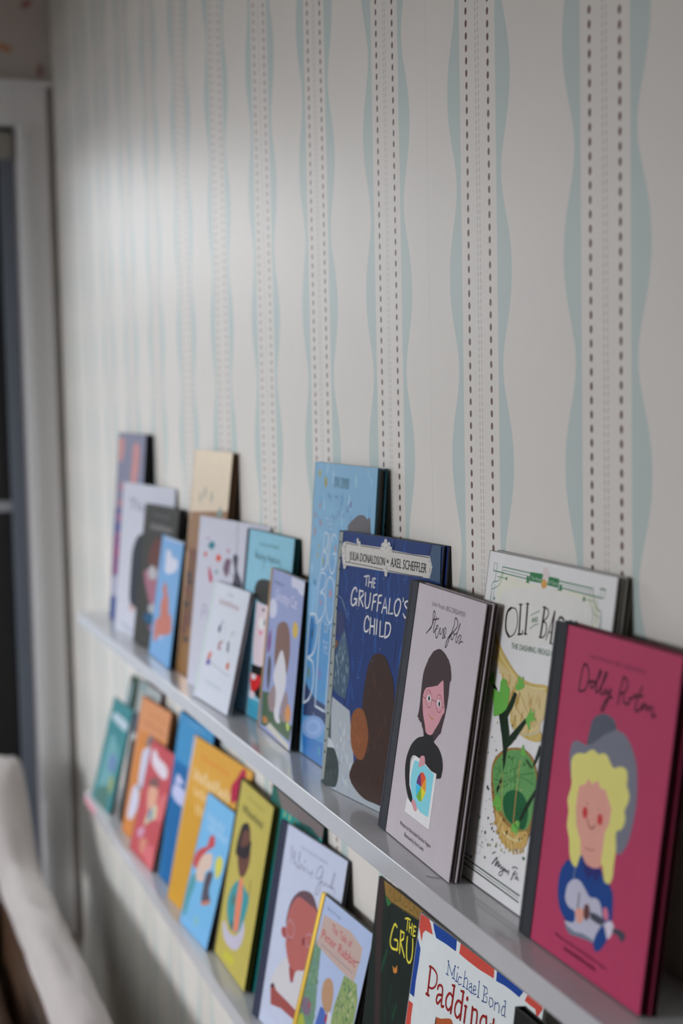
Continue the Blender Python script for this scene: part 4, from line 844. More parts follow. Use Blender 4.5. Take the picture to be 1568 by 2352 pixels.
  ('P',(182,128,116),[77.8,41.5,83.4,45.5,88.4,45,89.3,37.7,83.6,34.1,80.6,36.5],1),
  ('P',(170,95,115),[113.6,55.1,117.8,56.5,121.3,51.1,118.3,47.6,114.3,50.4],1),
  ('P',(160,50,52),[71.3,113.1,73.1,117.4,76.9,117.1,78.4,113.3,76.6,109.4,73.1,110.1],1),
  ('P',(160,50,52),[92.1,113.6,93.1,117.2,96.9,117.8,98.9,114.6,97.8,110.5,93.9,110.3],1),
  ('S',(110,55,48),1.1,[78.9,110,81.3,106.4,85.7,104.7,89.2,106.9,90,108.8],1),
  ('S',(120,75,68),0.7,[80.5,89.2,86.9,89.2,93.6,91.2],1),
  ('P',(90,60,58),[75.9,120.7,76.5,121.5,77.4,121.1,76.8,120.2],1),
  ('P',(90,60,58),[91.6,120.6,92.2,121.4,93,121,92.4,120.2],1),
  ('S',(120,125,140),0.8,[70.7,71.8,70.2,63],1),
  ('T', (80, 20, 45), 'Written by Maria Isabel Sánchez Vegara', (54, 15.1), 72.2, 2.9, -0.7, 2),
  ('T', (80, 20, 45), 26, (68.6, 9.3), 44.1, 3, -1.7, 9)]),
'Q': ((-2.8157, -0.0834, 0.0553, 0.2627, 0.1473, 0.2047, 0.0032, 2),
 [('P',(38,118,122),[1.4,201.7,147.1,204.5,108.2,0.2,0.2,3.3],0),
  ('P',(95,150,155),[39.3,130.8,65.1,136.4,118.7,109.9,113.8,70.7,91.1,39.8,31.4,24.9,31,76.9],1),
  ('P',(170,185,195),[23,171.8,37.5,178.6,129.6,175.5,134.8,163.9,115.2,158.6,24.6,164.3],1),
  ('P',(90,120,160),[64.3,97.5,102.2,106.1,116.5,79,74.7,69.1],1),
  ('P',(130,145,90),[93.6,59.5,117.6,66.6,127.1,44.9,97.6,15.9,84.5,18.9,93.4,42.9],1),
  ('P',(60,105,95),[35.7,26,99.5,41.8,110.8,1.5,31.8,1.6],1)]),
'R': ((-2.7424, -0.0703, 0.0595, 0.2379, 0.0602, 0.2611, 0.0029, 2),
 [('P',(50,72,62),[0.2,260.9,60,260.4,41.8,0.2,0.2,0.2],0),
  ('E',(140,158,165),(15.8,225.8),8,26,0),
  ('E',(120,140,150),(7.9,207.7),10,20,0),
  ('P',(25,28,26),[24.2,154.8,60,176.7,60,0.2,0.2,0.2],0),
  ('E',(120,125,140),(60,30.8),9,18,0)]),
'T': ((-2.6311, -0.0663, 0.046, 0.191, 0.153, 0.2714, 0.0049, 2),
 [('P',(22,25,26),[0.2,152.1,101.4,181.7,152.8,201.9,152.8,2.1,0.2,0.2,0.2,1.7],0),
  ('P',(60,75,90),[0.2,206,26.6,214.4,41.1,174.9,3.1,166.8],0),
  ('E',(120,140,140),(35.9,261.2),20,12,0)]),
'S': ((-2.5593, -0.074, 0.0795, 0.1912, 0.1749, 0.2527, 0.0075, 2),
 [('P',(194,134,94),[8.7,250.4,174.7,252.5,117.4,154.6,23.5,145.2],0),
  ('P',(190,122,62),[19.2,191.7,169,200,122.8,0.2,0.2,0.2],0),
  ('T', (172, 118, 75), 'Little People', (52.9, 226.8), 110.5, 7.1, -0.5, 2),
  ('T', (165, 112, 70), 11, (35.5, 206.9), 126.7, 10, -0.2, 9),
  ('P',(105,105,115),[68.9,180.9,77.6,194.4,92.6,195.3,94.5,184.1,76.8,173.3,65.1,173.1],1),
  ('P',(185,188,205),[52.7,158.7,74.3,170.4,99.9,173.7,88.2,136.3,83.3,100.4,64.6,98.2,53.1,104.8,50.5,132.4],1),
  ('P',(190,190,208),[29.7,87.4,61.1,97.3,71.5,62.5,46.8,32.7,22.2,32.1,22.7,61.9],1),
  ('E',(80,115,125),(62.1,95.2),6,6,0)]),
'U': ((-2.4531, -0.0812, 0.0533, 0.249, 0.1467, 0.1984, 0.0031, 2),
 [('P',(178,60,66),[2.7,197.8,146.5,198.2,146.5,40.8,0.2,20],0),
  ('P',(205,195,205),[17.2,179.1,34.1,184,56.9,175.5,102.8,172.6,121.2,163.6,117.7,152.8,97,148.9,58.5,152.1,22.9,160.8],1),
  ('P',(110,70,62),[31.3,128.4,48.6,138.3,76.8,144,90.2,131.6,59.6,124,36.6,121.7],1),
  ('P',(205,150,125),[38.8,118.8,73.3,127.4,94,121.3,88.6,86.3,59.9,81,41.7,99],1),
  ('P',(190,185,150),[64.2,82.5,89.3,99.6,112.2,100.4,114.3,85.3,83.2,70.4,55.4,56.2,57.2,72.7],1),
  ('E',(70,110,155),(75.6,80.2),9,12,0),
  ('P',(190,140,165),[27.9,40.7,58,53,59.4,38.7,36.7,29.7],1),
  ('P',(195,125,100),[50.9,24.4,62.8,34.4,88.4,39,85,24.8,69.6,7.2],1),
  ('P',(200,95,100),[77.3,16,122.4,38.2,142.9,5.4,121.7,0.2],1),
  ('P',(200,95,98),[106.2,114.5,143.6,131.8,142.8,90.4,113.8,80],1)]),
'V': ((-2.2858, -0.0664, 0.0497, 0.1677, 0.1842, 0.2783, 0.01, 2),
 [('P',(62,132,178),[0.2,278.1,184,276.6,184,193.7,0.2,203.7],0),
  ('P',(8,95,150),[3.7,194,184,208.1,184,0.2,10.2,0.2],0),
  ('T', (120, 160, 195), 15, (39.8, 266.9), 95.9, 4.7, 0.2, 9),
  ('P',(178,182,215),[23.7,162.9,32.4,179,68,170.7,44.3,164.9],1),
  ('P',(178,182,215),[15,140.6,25,160.2,78.3,159.6,77.7,138.2,58.3,134.7],1),
  ('T', (178, 182, 215), 4, (20.1, 135.7), 177.4, 31.4, 0.5, 9)]),
'W': ((-2.1806, -0.0761, 0.0765, 0.2051, 0.2636, 0.2635, 0.0016, 2),
 [('P',(200,150,62),[5.7,260.8,263.4,263.3,257.6,157.6,7.3,177.3],0),
  ('P',(192,144,48),[1.8,161,182.4,150.5,206.3,19.4,0.2,0.2],0),
  ('P',(185,125,30),[0.2,0.2,66.6,0.2,67,0.2,0.2,0.2],0),
  ('P',(170,180,205),[0.2,246.4,5.3,261.5,10.2,261,5.3,154.3,0.2,0.2,0.2,0.2,0.2,159.9],0),
  ('T', (205, 112, 45), 12, (46, 235.4), 129, 7.8, 2.3, 9),
  ('T', (225, 195, 150), 9, (26.5, 198.3), 165.9, 22.4, 5.4, 9),
  ('T', (225, 190, 140), 7, (40.1, 176.4), 127.8, 17.3, 1.7, 9),
  ('T', (225, 185, 130), 6, (57.6, 151.4), 98.8, 17.2, 6.7, 9),
  ('P',(165,35,65),[223.2,258.8,237.6,256.6,237,233.4,214.7,207.4,197.7,205.8,190.5,224.8,206.4,241.1],1)]),
'X': ((-2.0691, -0.0835, 0.0549, 0.2623, 0.1332, 0.2006, 0.0024, 2),
 [('P',(105,168,210),[10.6,200.4,133,199.4,133,30.9,0.2,10.4],0),
  ('T', (150, 185, 220), 8, (21.1, 163.6), 77.2, 12.5, 2.1, 9),
  ('T', (155, 188, 222), 7, (29.6, 151.7), 90.2, 13.5, 1, 9),
  ('P',(180,60,60),[4.1,91.5,7,106.7,24.8,120.4,45.7,129.2,48.5,144.2,66.1,150.5,75.1,137.7,56.4,126.7,39.1,113.2,33.4,95.9,17,86.7],1),
  ('P',(200,175,160),[33.3,108.7,52.3,119.9,76,124,80.2,105.7,61.5,94.5,62.5,80.8,31,73.9,24.6,89],1),
  ('P',(70,60,72),[67.7,92.2,86.2,103.4,94.6,97.6,92.3,76.2,105.5,63.8,74,52.3,67.8,67.1],1),
  ('P',(70,140,150),[9.4,71.5,25.9,80.9,31.5,66.9,23.2,40.1,20.9,18,9.4,14.2,4.5,39.9],1),
  ('P',(195,190,70),[93.3,118,101.9,130.2,120,128.6,124.3,116.3,116.6,103,106.1,99.8],1),
  ('P',(120,175,190),[57.9,24.6,71.7,30.6,80.2,25.1,67,12.3],1),
  ('P',(175,110,90),[73.2,53.4,104.7,65,104.3,59.3,76.5,48.9],1)]),
'Y': ((-1.9364, -0.0658, -0.0042, 0.1932, 0.1611, 0.2516, 0.0074, 2),
 [('T', (120, 112, 60), 'Little People, BIG DREAMS', (46.5, 234.2), 74.2, 4.1, 1, 2),
  ('T', (105, 98, 52), 13, (31.6, 211.4), 98.4, 13.7, -1.2, 9),
  ('P',(45,38,36),[38.6,189.7,50,199.1,69.8,203.1,85.2,190.4,91.7,164.7,60.4,152.1,33.2,150.2,31.1,165.4],1),
  ('P',(95,62,52),[48.6,170.5,51.4,187,74.4,195.1,88.2,185.2,99.3,160.8,93,143.5,82.8,132.7,65.6,128.8,48.2,142.2,41.3,155.8],1),
  ('P',(42,34,36),[34.2,163.2,67,169.7,90.5,185.8,94.2,174.6,91,166,75.4,155.1,43.7,151.8],1),
  ('P',(60,135,142),[30.6,86.2,45.5,109.9,71,124.3,101.1,120,119.8,115.5,119.6,97.2,108.7,69.1,84.1,54.3,55.1,55.1,36,67.4],1),
  ('P',(205,120,90),[67.9,124.9,81.3,130.6,92.5,106.5,96.5,61.8,77,51.8,68.2,90.7],0),
  ('S',(95,68,50),2.6,[115.6,136.9,118.4,118.1],1),
  ('E',(80,90,60),(56.4,91.5),5,9,0),
  ('E',(70,60,50),(64.6,58.4),4,7,0),
  ('P',(175,170,185),[25.1,46.3,32.6,53.6,54.2,46.9,86.3,50.5,105.6,65,112.6,81.1,123.7,71.3,119,51.4,100.7,35.7,70.5,29.3,39.5,32.3],1),
  ('P',(175,170,60),[53.7,18.6,97.4,22.2,97.3,12.9,53.6,9.1],1)]),
'AA': ((-1.8181, -0.054, -0.0004, 0.1804, 0.2095, 0.2703, 0.0047, 2),
 [('P',(40,90,78),[3.4,270.1,209.3,270.1,209.3,42.5,132.1,0.2],0),
  ('P',(108,100,98),[18.3,270.1,209.3,270.1,209.3,243,47.5,251],0),
  ('P',(18,130,125),[47.5,251,155,254.5,209.3,261.3,209.3,216.7,54.7,226.4],0),
  ('E',(150,165,110),(63.9,246.6),3,4,0),
  ('E',(150,165,110),(84.4,247.8),3,4,0),
  ('E',(150,165,110),(105.7,246.5),3,4,0),
  ('E',(150,165,110),(145.2,247.6),3,4,0),
  ('P',(105,96,95),[101.9,263.1,135.6,270.1,209.3,270.1,209.3,254.7,186.5,253.5,125.2,254.2],0),
  ('P',(15,75,70),[119.6,252.6,166.7,257.8,204,253.7,188.1,250.1,128.1,247.9],0)]),
'AD': ((-1.7117, -0.0738, 0.1076, 0.1917, 0.1921, 0.253, 0.0046, 2),
 [('T', (120, 125, 145), 'Little People, BIG DREAMS', (66.9, 234.2), 75.8, 3.5, 0.9, 2),
  ('S',(125,130,150),1.5,[45.3,209.4,40.9,228,43.7,226.8,50.5,214.8,51.5,225,54.3,223.8,54.6,210.1],1),
  ('S',(125,130,150),1.5,[56.7,210.7,57.9,214,61.6,210.1,66.5,209.6,67.1,227.4,65,226.8,68,212,73.5,209.7,75.8,216.2,82.5,210.3,85.4,215.1,88.4,210.1],1),
  ('S',(125,130,150),1.5,[92.3,215.1,95.6,212.2,101.6,211.1,107.5,216.7,106.3,207.6],1),
  ('S',(125,130,150),1.5,[132.1,228.6,124.1,226.3,117.9,215.8,122.7,211.5,131.8,217.1,133.7,227.1,133,213.6,128.5,207.6,123.3,197.4,122.5,193.4,128.8,194.3,132.6,202.2,132.5,208.8],1),
  ('S',(125,130,150),1.5,[132.2,209.6,137.8,212.2,141.3,208.6,146.2,212.9,151.3,210.6,156.8,213.2,161.3,212.7,166.2,229.1,162.4,228,159.7,211.3,167.3,213.6,171,209.1],1),
  ('E',(125,130,150),(84.1,222),1.6,2,0),
  ('P',(95,72,80),[57.7,134.7,58.2,153.9,65.1,169.7,80.4,182.8,97.8,189.2,116.9,189.9,132.2,180.3,138.5,169.1,126.3,149.9,71.5,131.8],1),
  ('P',(165,95,90),[62.9,120.6,58.9,138.3,62.5,156.3,74.2,172.5,87.3,177.6,111.9,177,134.1,174.8,143.3,155.5,148.6,127,130.3,105.4,116.9,95.6,101.9,89.7,83.6,92.1,67.7,107.5],1),
  ('P',(150,75,75),[47.4,123.9,50.7,129.2,59,130.9,62.6,124.7,61.1,118.4,53.4,118.5],1),
  ('S',(180,165,180),0.8,[67,144,78.1,141.3,83.4,133.7,79,124.9,69.7,122.9,61.9,126.6,59.9,135.4,67,144],1),
  ('S',(180,165,180),0.8,[115.8,139.3,125.8,144.7,134.5,140.4,130.7,131,121.8,129,117.4,134.7],1),
  ('E',(115,50,55),(111.6,130.7),3.5,5,0),
  ('S',(120,45,50),1.5,[70.4,121,75.4,121.1],1),
  ('P',(150,70,68),[83.9,91.1,101.9,89.7,99.5,76,94,74,85.2,84.3],0),
  ('P',(190,188,192),[38.4,53.8,50.6,77.3,71.5,97.3,80.6,93.1,92.9,73.6,99.7,75.5,103.9,91,121.2,97.1,133,91.2,161.4,51.4,115.1,33.4,96.9,49.1,55.8,49.5],1),
  ('P',(145,75,72),[41.3,49.5,48,56.2,60.4,51.2,94,50.1,119.4,48.4,147.4,51,142.5,38,106.6,36.3,78.9,36.1,48.7,30],0),
  ('P',(62,45,55),[40.6,51.4,46.5,56.7,52.9,53.8,42.6,49.5],1),
  ('S',(160,170,190),0.6,[53.7,20.2,75.4,18],1)]),
'AE': ((-1.563, -0.0786, 0.0497, 0.2636, 0.151, 0.2079, 0.005, 2),
 [('P',(155,170,200),[8.7,204.9,150.8,207.1,150.8,56.9,2.4,31.1],0),
  ('P',(95,130,105),[14.5,154.5,29.5,155.7,37.3,124.7,49.9,90,56.1,53.3,0.2,28.3,5.2,102.8],0),
  ('B',((120,150,130),(80,115,85),(105,125,140),(130,140,120)),70,[16.5,151.2,29.3,151.7,55.1,72.5,7.9,53.5,9.6,104.4],3,6,0.6,31),
  ('P',(125,145,90),[102.9,145.2,136.9,147.5,147.2,132.8,150.8,94.1,96.9,70.2,95,107.7,100.1,128.8],0),
  ('B',((150,158,110),(85,120,85),(165,168,130),(70,100,70)),90,[105.8,144.3,135.4,146,150.8,103.9,104.4,82.8,98.6,118.7],3,6,0.6,32),
  ('P',(172,150,142),[19.2,186.7,48.6,189.1,95.7,192.4,131.9,186,133,171.4,131.3,166.1,129.1,146.9,97.6,146.1,52,147.9,17,150.3,16.2,156.1,18.3,165.9],0),
  ('P',(120,95,90),[123.1,168.3,133.2,171,131,168.8,125,167.1],0),
  ('T', (165, 45, 55), 'The Tale of', (45.8, 176.3), 59, 9.3, -0.3, 1),
  ('T', (165, 45, 55), 'Peter Rabbit', (25, 161.1), 99.4, 11.1, 0.3, 1),
  ('T', (70, 70, 90), 20, (28.3, 153.3), 91.8, 2.5, -0.5, 9),
  ('T', (90, 95, 120), 'Beatrix Potter', (24.7, 195.1), 40.1, 3.7, 0.6, 1),
  ('P',(165,130,100),[56.2,112.1,58.9,122.9,70.4,129.2,83.1,124.3,88.8,110.1,87.5,95.1,73.5,93.4,61.7,100.5],1),
  ('P',(70,95,165),[60.9,84.6,63.4,93.4,76.9,91.9,86.4,75.4,59.8,64.6],1),
  ('P',(190,190,195),[83.4,93.5,92.4,95.2,98.5,80.3,90.5,77.1],1),
  ('E',(150,50,55),(82.1,87.2),3,6,0),
  ('P',(150,160,60),[9.8,59.3,20.5,68.5,34.5,54.3,4,41.9],1),
  ('P',(110,95,110),[11.4,79,19.4,88.1,36.2,86.7,38.7,73.8,22.7,69.4],1),
  ('E',(170,60,70),(32.9,83.4),2,3,0)]),
'AF': ((-1.3852, -0.06, 0.0184, 0.1399, 0.25, 0.28, 0.004, 2),
 [('P',(20,34,30),[0.2,279.8,249.8,279.8,249.8,58.6,28.6,0.2],0),
  ('B',((16,28,24),(24,44,34),(22,22,24),(26,60,42)),70,[15.9,275.5,249.8,271.6,249.8,102.4,61.3,58.4],14,34,0.15,41),
  ('P',(48,38,38),[0.2,279.8,17.3,279.8,20.1,237.4,54.8,81.3,43,76,4.7,232.2],0),
  ('P',(40,90,50),[21,269.3,38.1,267,33.8,259,27.5,258.3],1),
  ('P',(122,96,48),[13.9,279.8,149.9,279.8,154.3,272.3,106.3,268,35.8,263.6,21.7,266.9],0),
  ('B',((108,84,40),(130,104,54)),30,[18,279.8,145,279.8,142.5,274.2,32.2,265],3,8,0.3,42),
  ('S',(60,48,28),0.8,[23.6,266.2,38.8,264.6,67.1,266.2,106,269.2,154.1,272.8],1),
  ('T', (95, 74, 40), 'JULIA DONALDSON', (26.6, 267.1), 138.3, 11.8, 3.1, 1),
  ('S',(200,182,60),1.8,[75.5,259.2,81.2,261.6,87.8,261.9],0),
  ('S',(200,182,60),1.8,[81.7,261.3,82.3,249.7],0),
  ('S',(200,182,60),1.8,[86.5,258.9,88,249.5],0),
  ('S',(200,182,60),1.8,[92.9,259.8,93.4,248.8],0),
  ('S',(200,182,60),1.8,[86.8,254.7,93.3,255.2],0),
  ('S',(200,182,60),1.8,[97.4,259.2,97.5,249],0),
  ('S',(200,182,60),1.8,[97.4,259.2,102.1,259.5],0),
  ('S',(200,182,60),1.8,[97.3,254.4,101.7,254.9],0),
  ('S',(200,182,60),1.8,[97.5,249,102.8,250.8],0),
  ('S',(200,182,60),2.4,[58.5,244.5,52.4,245.5,47.5,235.4,46.2,224.4,51.8,220.2,62.2,222.2,65.9,224.4],1),
  ('S',(200,182,60),2.2,[55.5,230.3,63.9,231.5,64.8,222.2],1),
  ('S',(200,182,60),2.4,[68.6,244.1,71.3,222],0),
  ('S',(200,182,60),2.4,[68.7,243.7,76.9,244.8,76.9,238.7,69.8,233.6],0),
  ('S',(200,182,60),2.4,[71,233.2,83.6,222.1],0),
  ('S',(200,182,60),2.4,[85.5,243.5,86.4,233.4,89.8,222.6,96.1,220.8,100.2,226.4,100.4,236.8,98,245.7],1),
  ('P',(170,110,45),[58.5,204.2,64.3,202.8,69.2,208.6,70.5,201.7,66.6,198.5,61.9,198.4],0),
  ('T', (200, 182, 60), 'FFALO', (118, 232.1), 105.7, 20.3, 2.7, 1)]),
'AG': ((-1.263, -0.073, 0.0336, 0.1712, 0.2414, 0.2834, 0.0038, 2),
 [('P',(172,66,56),[0.2,282.5,19.4,283.2,24.5,279.6,31.7,271.6,15.4,270.4,11,266,10.9,257.5,1.3,268.9,0.2,277.1],0),
  ('P',(22,58,128),[28.8,282.7,56.7,283.2,79.9,283.2,80.9,277.2,80.9,272.9,60.3,272.6,39.2,271.2,32.3,277.6],0),
  ('P',(172,66,56),[87.9,283.2,118.7,283.2,154.2,283.2,155.4,275.1,128,273,103.6,272.9,88,273.4,88.1,280.6],0),
  ('P',(22,58,128),[159.1,283.2,181.4,283.2,207.2,283.2,201.5,275.9,188.8,276.4,175.2,276.2,160,274.6],0),
  ('P',(172,66,56),[213.9,283.2,239.8,283.2,239.7,279.9,232.9,270.4,228.9,276.4,220.2,276.2,210.7,276.6],0),
  ('P',(22,58,128),[0.2,259.8,10.6,250.3,11.1,235.4,10.2,218.1,11.4,202.3,0.2,202.4,0.2,227.8,0.2,247],0),
  ('P',(172,66,56),[0.2,195.2,10.9,195.7,10.9,182.4,14,162.9,0.2,161.8,0.2,180.2],0),
  ('P',(22,58,128),[2,148.4,14.3,151.7,16.9,117,1.8,115],0),
  ('S',(35,62,118),1.05,[70.3,260.3,71.2,247.5],0),
  ('S',(35,62,118),1.05,[68.3,247.1,73.3,247.2],0),
  ('S',(35,62,118),1.05,[68.4,259.8,80,249.6],0),
  ('S',(35,62,118),1.05,[80,249.6,83.8,260.3],0),
  ('S',(35,62,118),1.05,[83.4,259.7,84.4,248.1],0),
  ('S',(35,62,118),1.05,[81.1,248,86.4,248.2],0),
  ('S',(35,62,118),1.05,[82.7,259.9,85.2,260.1],0),
  ('S',(35,62,118),1.05,[89.5,255.6,89.7,247.6],0),
  ('S',(35,62,118),1.05,[87.8,247.4,91.9,247.9],0),
  ('S',(35,62,118),1.05,[98.7,254.2,94,253.8,92.5,249.2,94.7,246.4,99.5,248.7],0),
  ('S',(35,62,118),1.05,[103.5,262.6,104.4,248.3],0),
  ('S',(35,62,118),1.05,[102.5,248.1,106.8,248.6],0),
  ('S',(35,62,118),1.05,[103.7,255.1,108.1,258.1,111,256.1,111,248.6],0),
  ('S',(35,62,118),1.05,[109.5,248.5,113.2,248.9],0),
  ('S',(35,62,118),1.05,[114.5,254.4,118,256.8,120.1,250.8,119.6,248.4,115.1,248.9,114.9,251.5,119.2,254],0),
  ('S',(35,62,118),1.05,[120.1,250.8,120.5,248.4,123.2,248.9],0),
  ('S',(35,62,118),1.05,[123.2,252,127.7,254.2,126.4,256.6,123.3,256.4,122.8,251.9,125.6,249,129.1,250.8],0),
  ('S',(35,62,118),1.05,[131.4,263.4,133.2,249.4],0),
  ('S',(35,62,118),1.05,[131.4,249.5,135,249.6],0),
  ('S',(35,62,118),1.05,[130.6,263.1,132,263.4],0),
  ('S',(35,62,118),1.05,[142.2,262.3,142.7,249.6],0),
  ('S',(35,62,118),1.05,[139.4,262.5,142.1,262.5,146.6,262.7,148.5,259.2,143.3,255.4,148.7,255.4,149.2,250.8,142.5,249.1],0),
  ('S',(35,62,118),1.05,[140.3,249.1,143.3,249.4],0),
  ('S',(35,62,118),1.05,[157.9,257.7,153.6,257.3,153.4,251.6,156.7,249.5,160.3,252.6,159.6,256.6,157.9,257.7],0),
  ('S',(35,62,118),1.05,[163.3,257.2,163.8,249.8],0),
  ('S',(35,62,118),1.05,[164.2,255.5,168.3,258.3,171.5,256.2,171.9,250.5],0),
  ('S',(35,62,118),1.05,[181,259.1,177.6,259,175.7,253.7,177.5,250.6,181.3,252.1],0),
  ('S',(35,62,118),1.05,[180.7,264.4,182.1,251.2,184.1,251.6],0),
  ('S',(35,62,118),1.05,[178.4,263.8,180.7,264.2],0),
  ('E',(35,62,118),(89.7,260.8),0.9,1.1,0),
  ('S',(128,14,26),3.19,[36.5,241.9,38.1,215.2],1),
  ('S',(128,14,26),2.03,[33.9,241.4,42.1,242.3,51.4,239.2,52.2,230.3,45.8,224.1,38.8,222.9],1),
  ('S',(128,14,26),2.61,[35,214.9,41.2,215.4],1),
  ('S',(128,14,26),2.465,[56.5,227.8,57.4,231.3,62.5,233.3,66.5,230.3,67.9,216.2,72.6,217.4],1),
  ('S',(128,14,26),2.465,[65.5,225.3,58.7,222.7,56.9,217.4,60.1,215,65.5,220.7],1),
  ('S',(128,14,26),2.9,[87.3,242.7,87.9,232.2,87.8,216.9],1),
  ('S',(128,14,26),2.175,[83.6,241.8,88.7,242.5],1),
  ('S',(128,14,26),2.465,[87.1,231.9,80.8,233,75.8,226.6,76.9,219.8,82.6,217.5,87.4,223],1),
  ('S',(128,14,26),2.9,[105.7,244,106.2,233.1,106.9,218.3],1),
  ('S',(128,14,26),2.175,[101.2,243.1,107,244],1),
  ('S',(128,14,26),2.465,[105.3,232.8,98.5,232.8,94.6,226.7,95.6,220,101.2,217.8,106.3,223.4],1),
  ('S',(128,14,26),2.9,[114.1,233.5,114.7,218.9],1),
  ('S',(128,14,26),2.175,[111.6,233,115.5,233.7],1),
  ('S',(128,14,26),2.9,[126.1,237.4,127.5,222.3],1),
  ('S',(128,14,26),2.465,[127.2,235.7,133.1,237.6,135.9,234.4,136.7,222.5],1),
  ('S',(128,14,26),2.465,[152,238.3,146,237.4,142.9,231.1,145.9,225.5,151.5,226,154,230.5],1),
  ('S',(128,14,26),2.9,[152.3,239.2,156,221.9,152.1,216.9,146.3,217.9],1),
  ('S',(128,14,26),2.9,[165.5,242,166.3,226.2,170,225.6],1),
  ('S',(128,14,26),2.175,[160.8,235.7,171.1,237.9],1),
  ('E',(128,14,26),(114.5,240.8),2.0,2.2,0),
  ('P',(150,75,40),[61,195.8,63,202.5,71.5,204.9,87.5,211.4,94.1,209.2,99.4,198.4,62.1,182.9],1),
  ('E',(60,40,30),(61.6,197.3),1.0,6,0)])}

def book(key, name, label, cat, bg, gain, mat=MATT, page=(.62, .60, .56), spine=None, sw=0, edge=None, soft=False, group=None, data=None, copy_of=None, items=None):
    x0, y0, yaw, lean, w, h, t, s = data or DATA[key][0]; items = DATA[key][1] if items is None else items
    zs = ZS[s-1]
    e = bpy.data.objects.new(name, None); COL.objects.link(e); tag(e, label, cat, group)
    u = Vector((math.cos(yaw), math.sin(yaw), 0)); bk = Vector((-math.sin(yaw), math.cos(yaw), 0)); zz = Vector((0, 0, 1))
    v = zz*math.cos(lean)+bk*math.sin(lean); n = bk*math.cos(lean)-zz*math.sin(lean)
    M = Matrix(((u.x, n.x, v.x, x0), (u.y, n.y, v.y, y0), (u.z, n.z, v.z, zs+t*math.sin(lean)+.0002), (0, 0, 0, 1)))
    e.matrix_world = M
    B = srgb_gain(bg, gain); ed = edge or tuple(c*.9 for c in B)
    if soft: bt = .0005; ins = .0003
    else: bt = min(.0024, t*.27); ins = .0035
    q = MB(); q.box(0, w, 0, bt, 0, h, ed, min(.0006, bt*.45), 2)
    q.face([(.0005, -2e-5, .0005), (w-.0005, -2e-5, .0005), (w-.0005, -2e-5, h-.0005), (.0005, -2e-5, h-.0005)], B)
    art(q, items, w, h, gain); q.build('front_cover', mat, e)
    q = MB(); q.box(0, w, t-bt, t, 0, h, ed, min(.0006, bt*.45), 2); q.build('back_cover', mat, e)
    q = MB(); q.box(.001, w-ins, bt+.0001, t-bt-.0001, ins*.8, h-ins*.8, page); q.build('page_block', PAGES, e)  # many dark page colours have the side's shade painted into white paper
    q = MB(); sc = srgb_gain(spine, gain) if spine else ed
    if sw:                                               # cloth or foil strip wrapping from the spine onto the cover
        prof = [(sw, -.0003), (sw, -.0007), (.0075, -.0007), (.0062, -.00012), (.0048, -.0007), (.0012, -.0008), (-.0008, .0004), (-.0014, t*.3), (-.0014, t*.7), (-.0008, t-.0004), (.0012, t+.0002), (.0048, t+.0002)]
    else: prof = [(.002, -.0001), (.0003, -.0001), (-.0006, .0005), (-.0009, t*.5), (-.0006, t-.0005), (.0003, t+.0001)]
    if soft and not sw: prof = [(.0015, -.0001), (0, -.0001), (-.0003, t*.5), (0, t+.0001)]
    z1 = -.0001; rows = [[(x, y, z) for x, y in prof] for z in (z1, h*.33, h*.66, h+.0001)]
    q.grid(rows, sc, False, False)
    for z in (z1, h+.0001):
        a = [(x, y, z) for x, y in prof]; 
        q.face(a if z > 0 else a[::-1], sc)
    q.build('spine', (CLOTH if sw > .008 and not (spine and spine[0] > 120) else (GOLD if spine and spine[0] > 120 else mat)), e)
    return e
BK = 'book'; G1 = 'picture books on the upper shelf'; G2 = 'picture books on the lower shelf'
DARK = (.035, .03, .032)
# upper shelf, from the far end
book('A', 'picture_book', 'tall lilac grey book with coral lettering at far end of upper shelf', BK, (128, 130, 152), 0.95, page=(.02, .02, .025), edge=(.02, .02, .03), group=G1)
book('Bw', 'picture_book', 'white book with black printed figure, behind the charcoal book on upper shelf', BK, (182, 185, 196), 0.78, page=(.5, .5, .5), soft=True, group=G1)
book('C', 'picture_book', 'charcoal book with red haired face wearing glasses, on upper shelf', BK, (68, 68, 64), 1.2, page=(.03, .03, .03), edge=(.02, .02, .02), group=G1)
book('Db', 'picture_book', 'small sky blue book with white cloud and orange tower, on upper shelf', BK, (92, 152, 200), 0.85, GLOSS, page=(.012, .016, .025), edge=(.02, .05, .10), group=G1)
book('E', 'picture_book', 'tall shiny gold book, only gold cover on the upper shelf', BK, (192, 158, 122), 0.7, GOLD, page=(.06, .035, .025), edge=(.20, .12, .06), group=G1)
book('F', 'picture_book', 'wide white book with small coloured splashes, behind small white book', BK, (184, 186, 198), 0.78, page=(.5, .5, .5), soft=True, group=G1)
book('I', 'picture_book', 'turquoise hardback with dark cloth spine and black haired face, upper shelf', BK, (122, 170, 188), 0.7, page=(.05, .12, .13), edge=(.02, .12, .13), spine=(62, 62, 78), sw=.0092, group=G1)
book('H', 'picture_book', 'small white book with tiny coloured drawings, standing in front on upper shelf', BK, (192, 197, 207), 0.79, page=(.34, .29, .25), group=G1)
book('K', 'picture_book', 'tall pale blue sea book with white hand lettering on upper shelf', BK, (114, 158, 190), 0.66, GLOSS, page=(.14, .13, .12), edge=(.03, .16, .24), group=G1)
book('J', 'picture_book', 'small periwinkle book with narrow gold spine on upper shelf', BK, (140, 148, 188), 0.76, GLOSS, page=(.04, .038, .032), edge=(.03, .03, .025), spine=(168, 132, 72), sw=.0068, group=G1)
book('L', 'picture_book', 'large dark blue snowy forest picture book with white lettering, front copy', BK, (24, 50, 102), 0.66, GLOSS, page=(.12, .12, .12), edge=(.03, .05, .10), soft=True, group=G1)
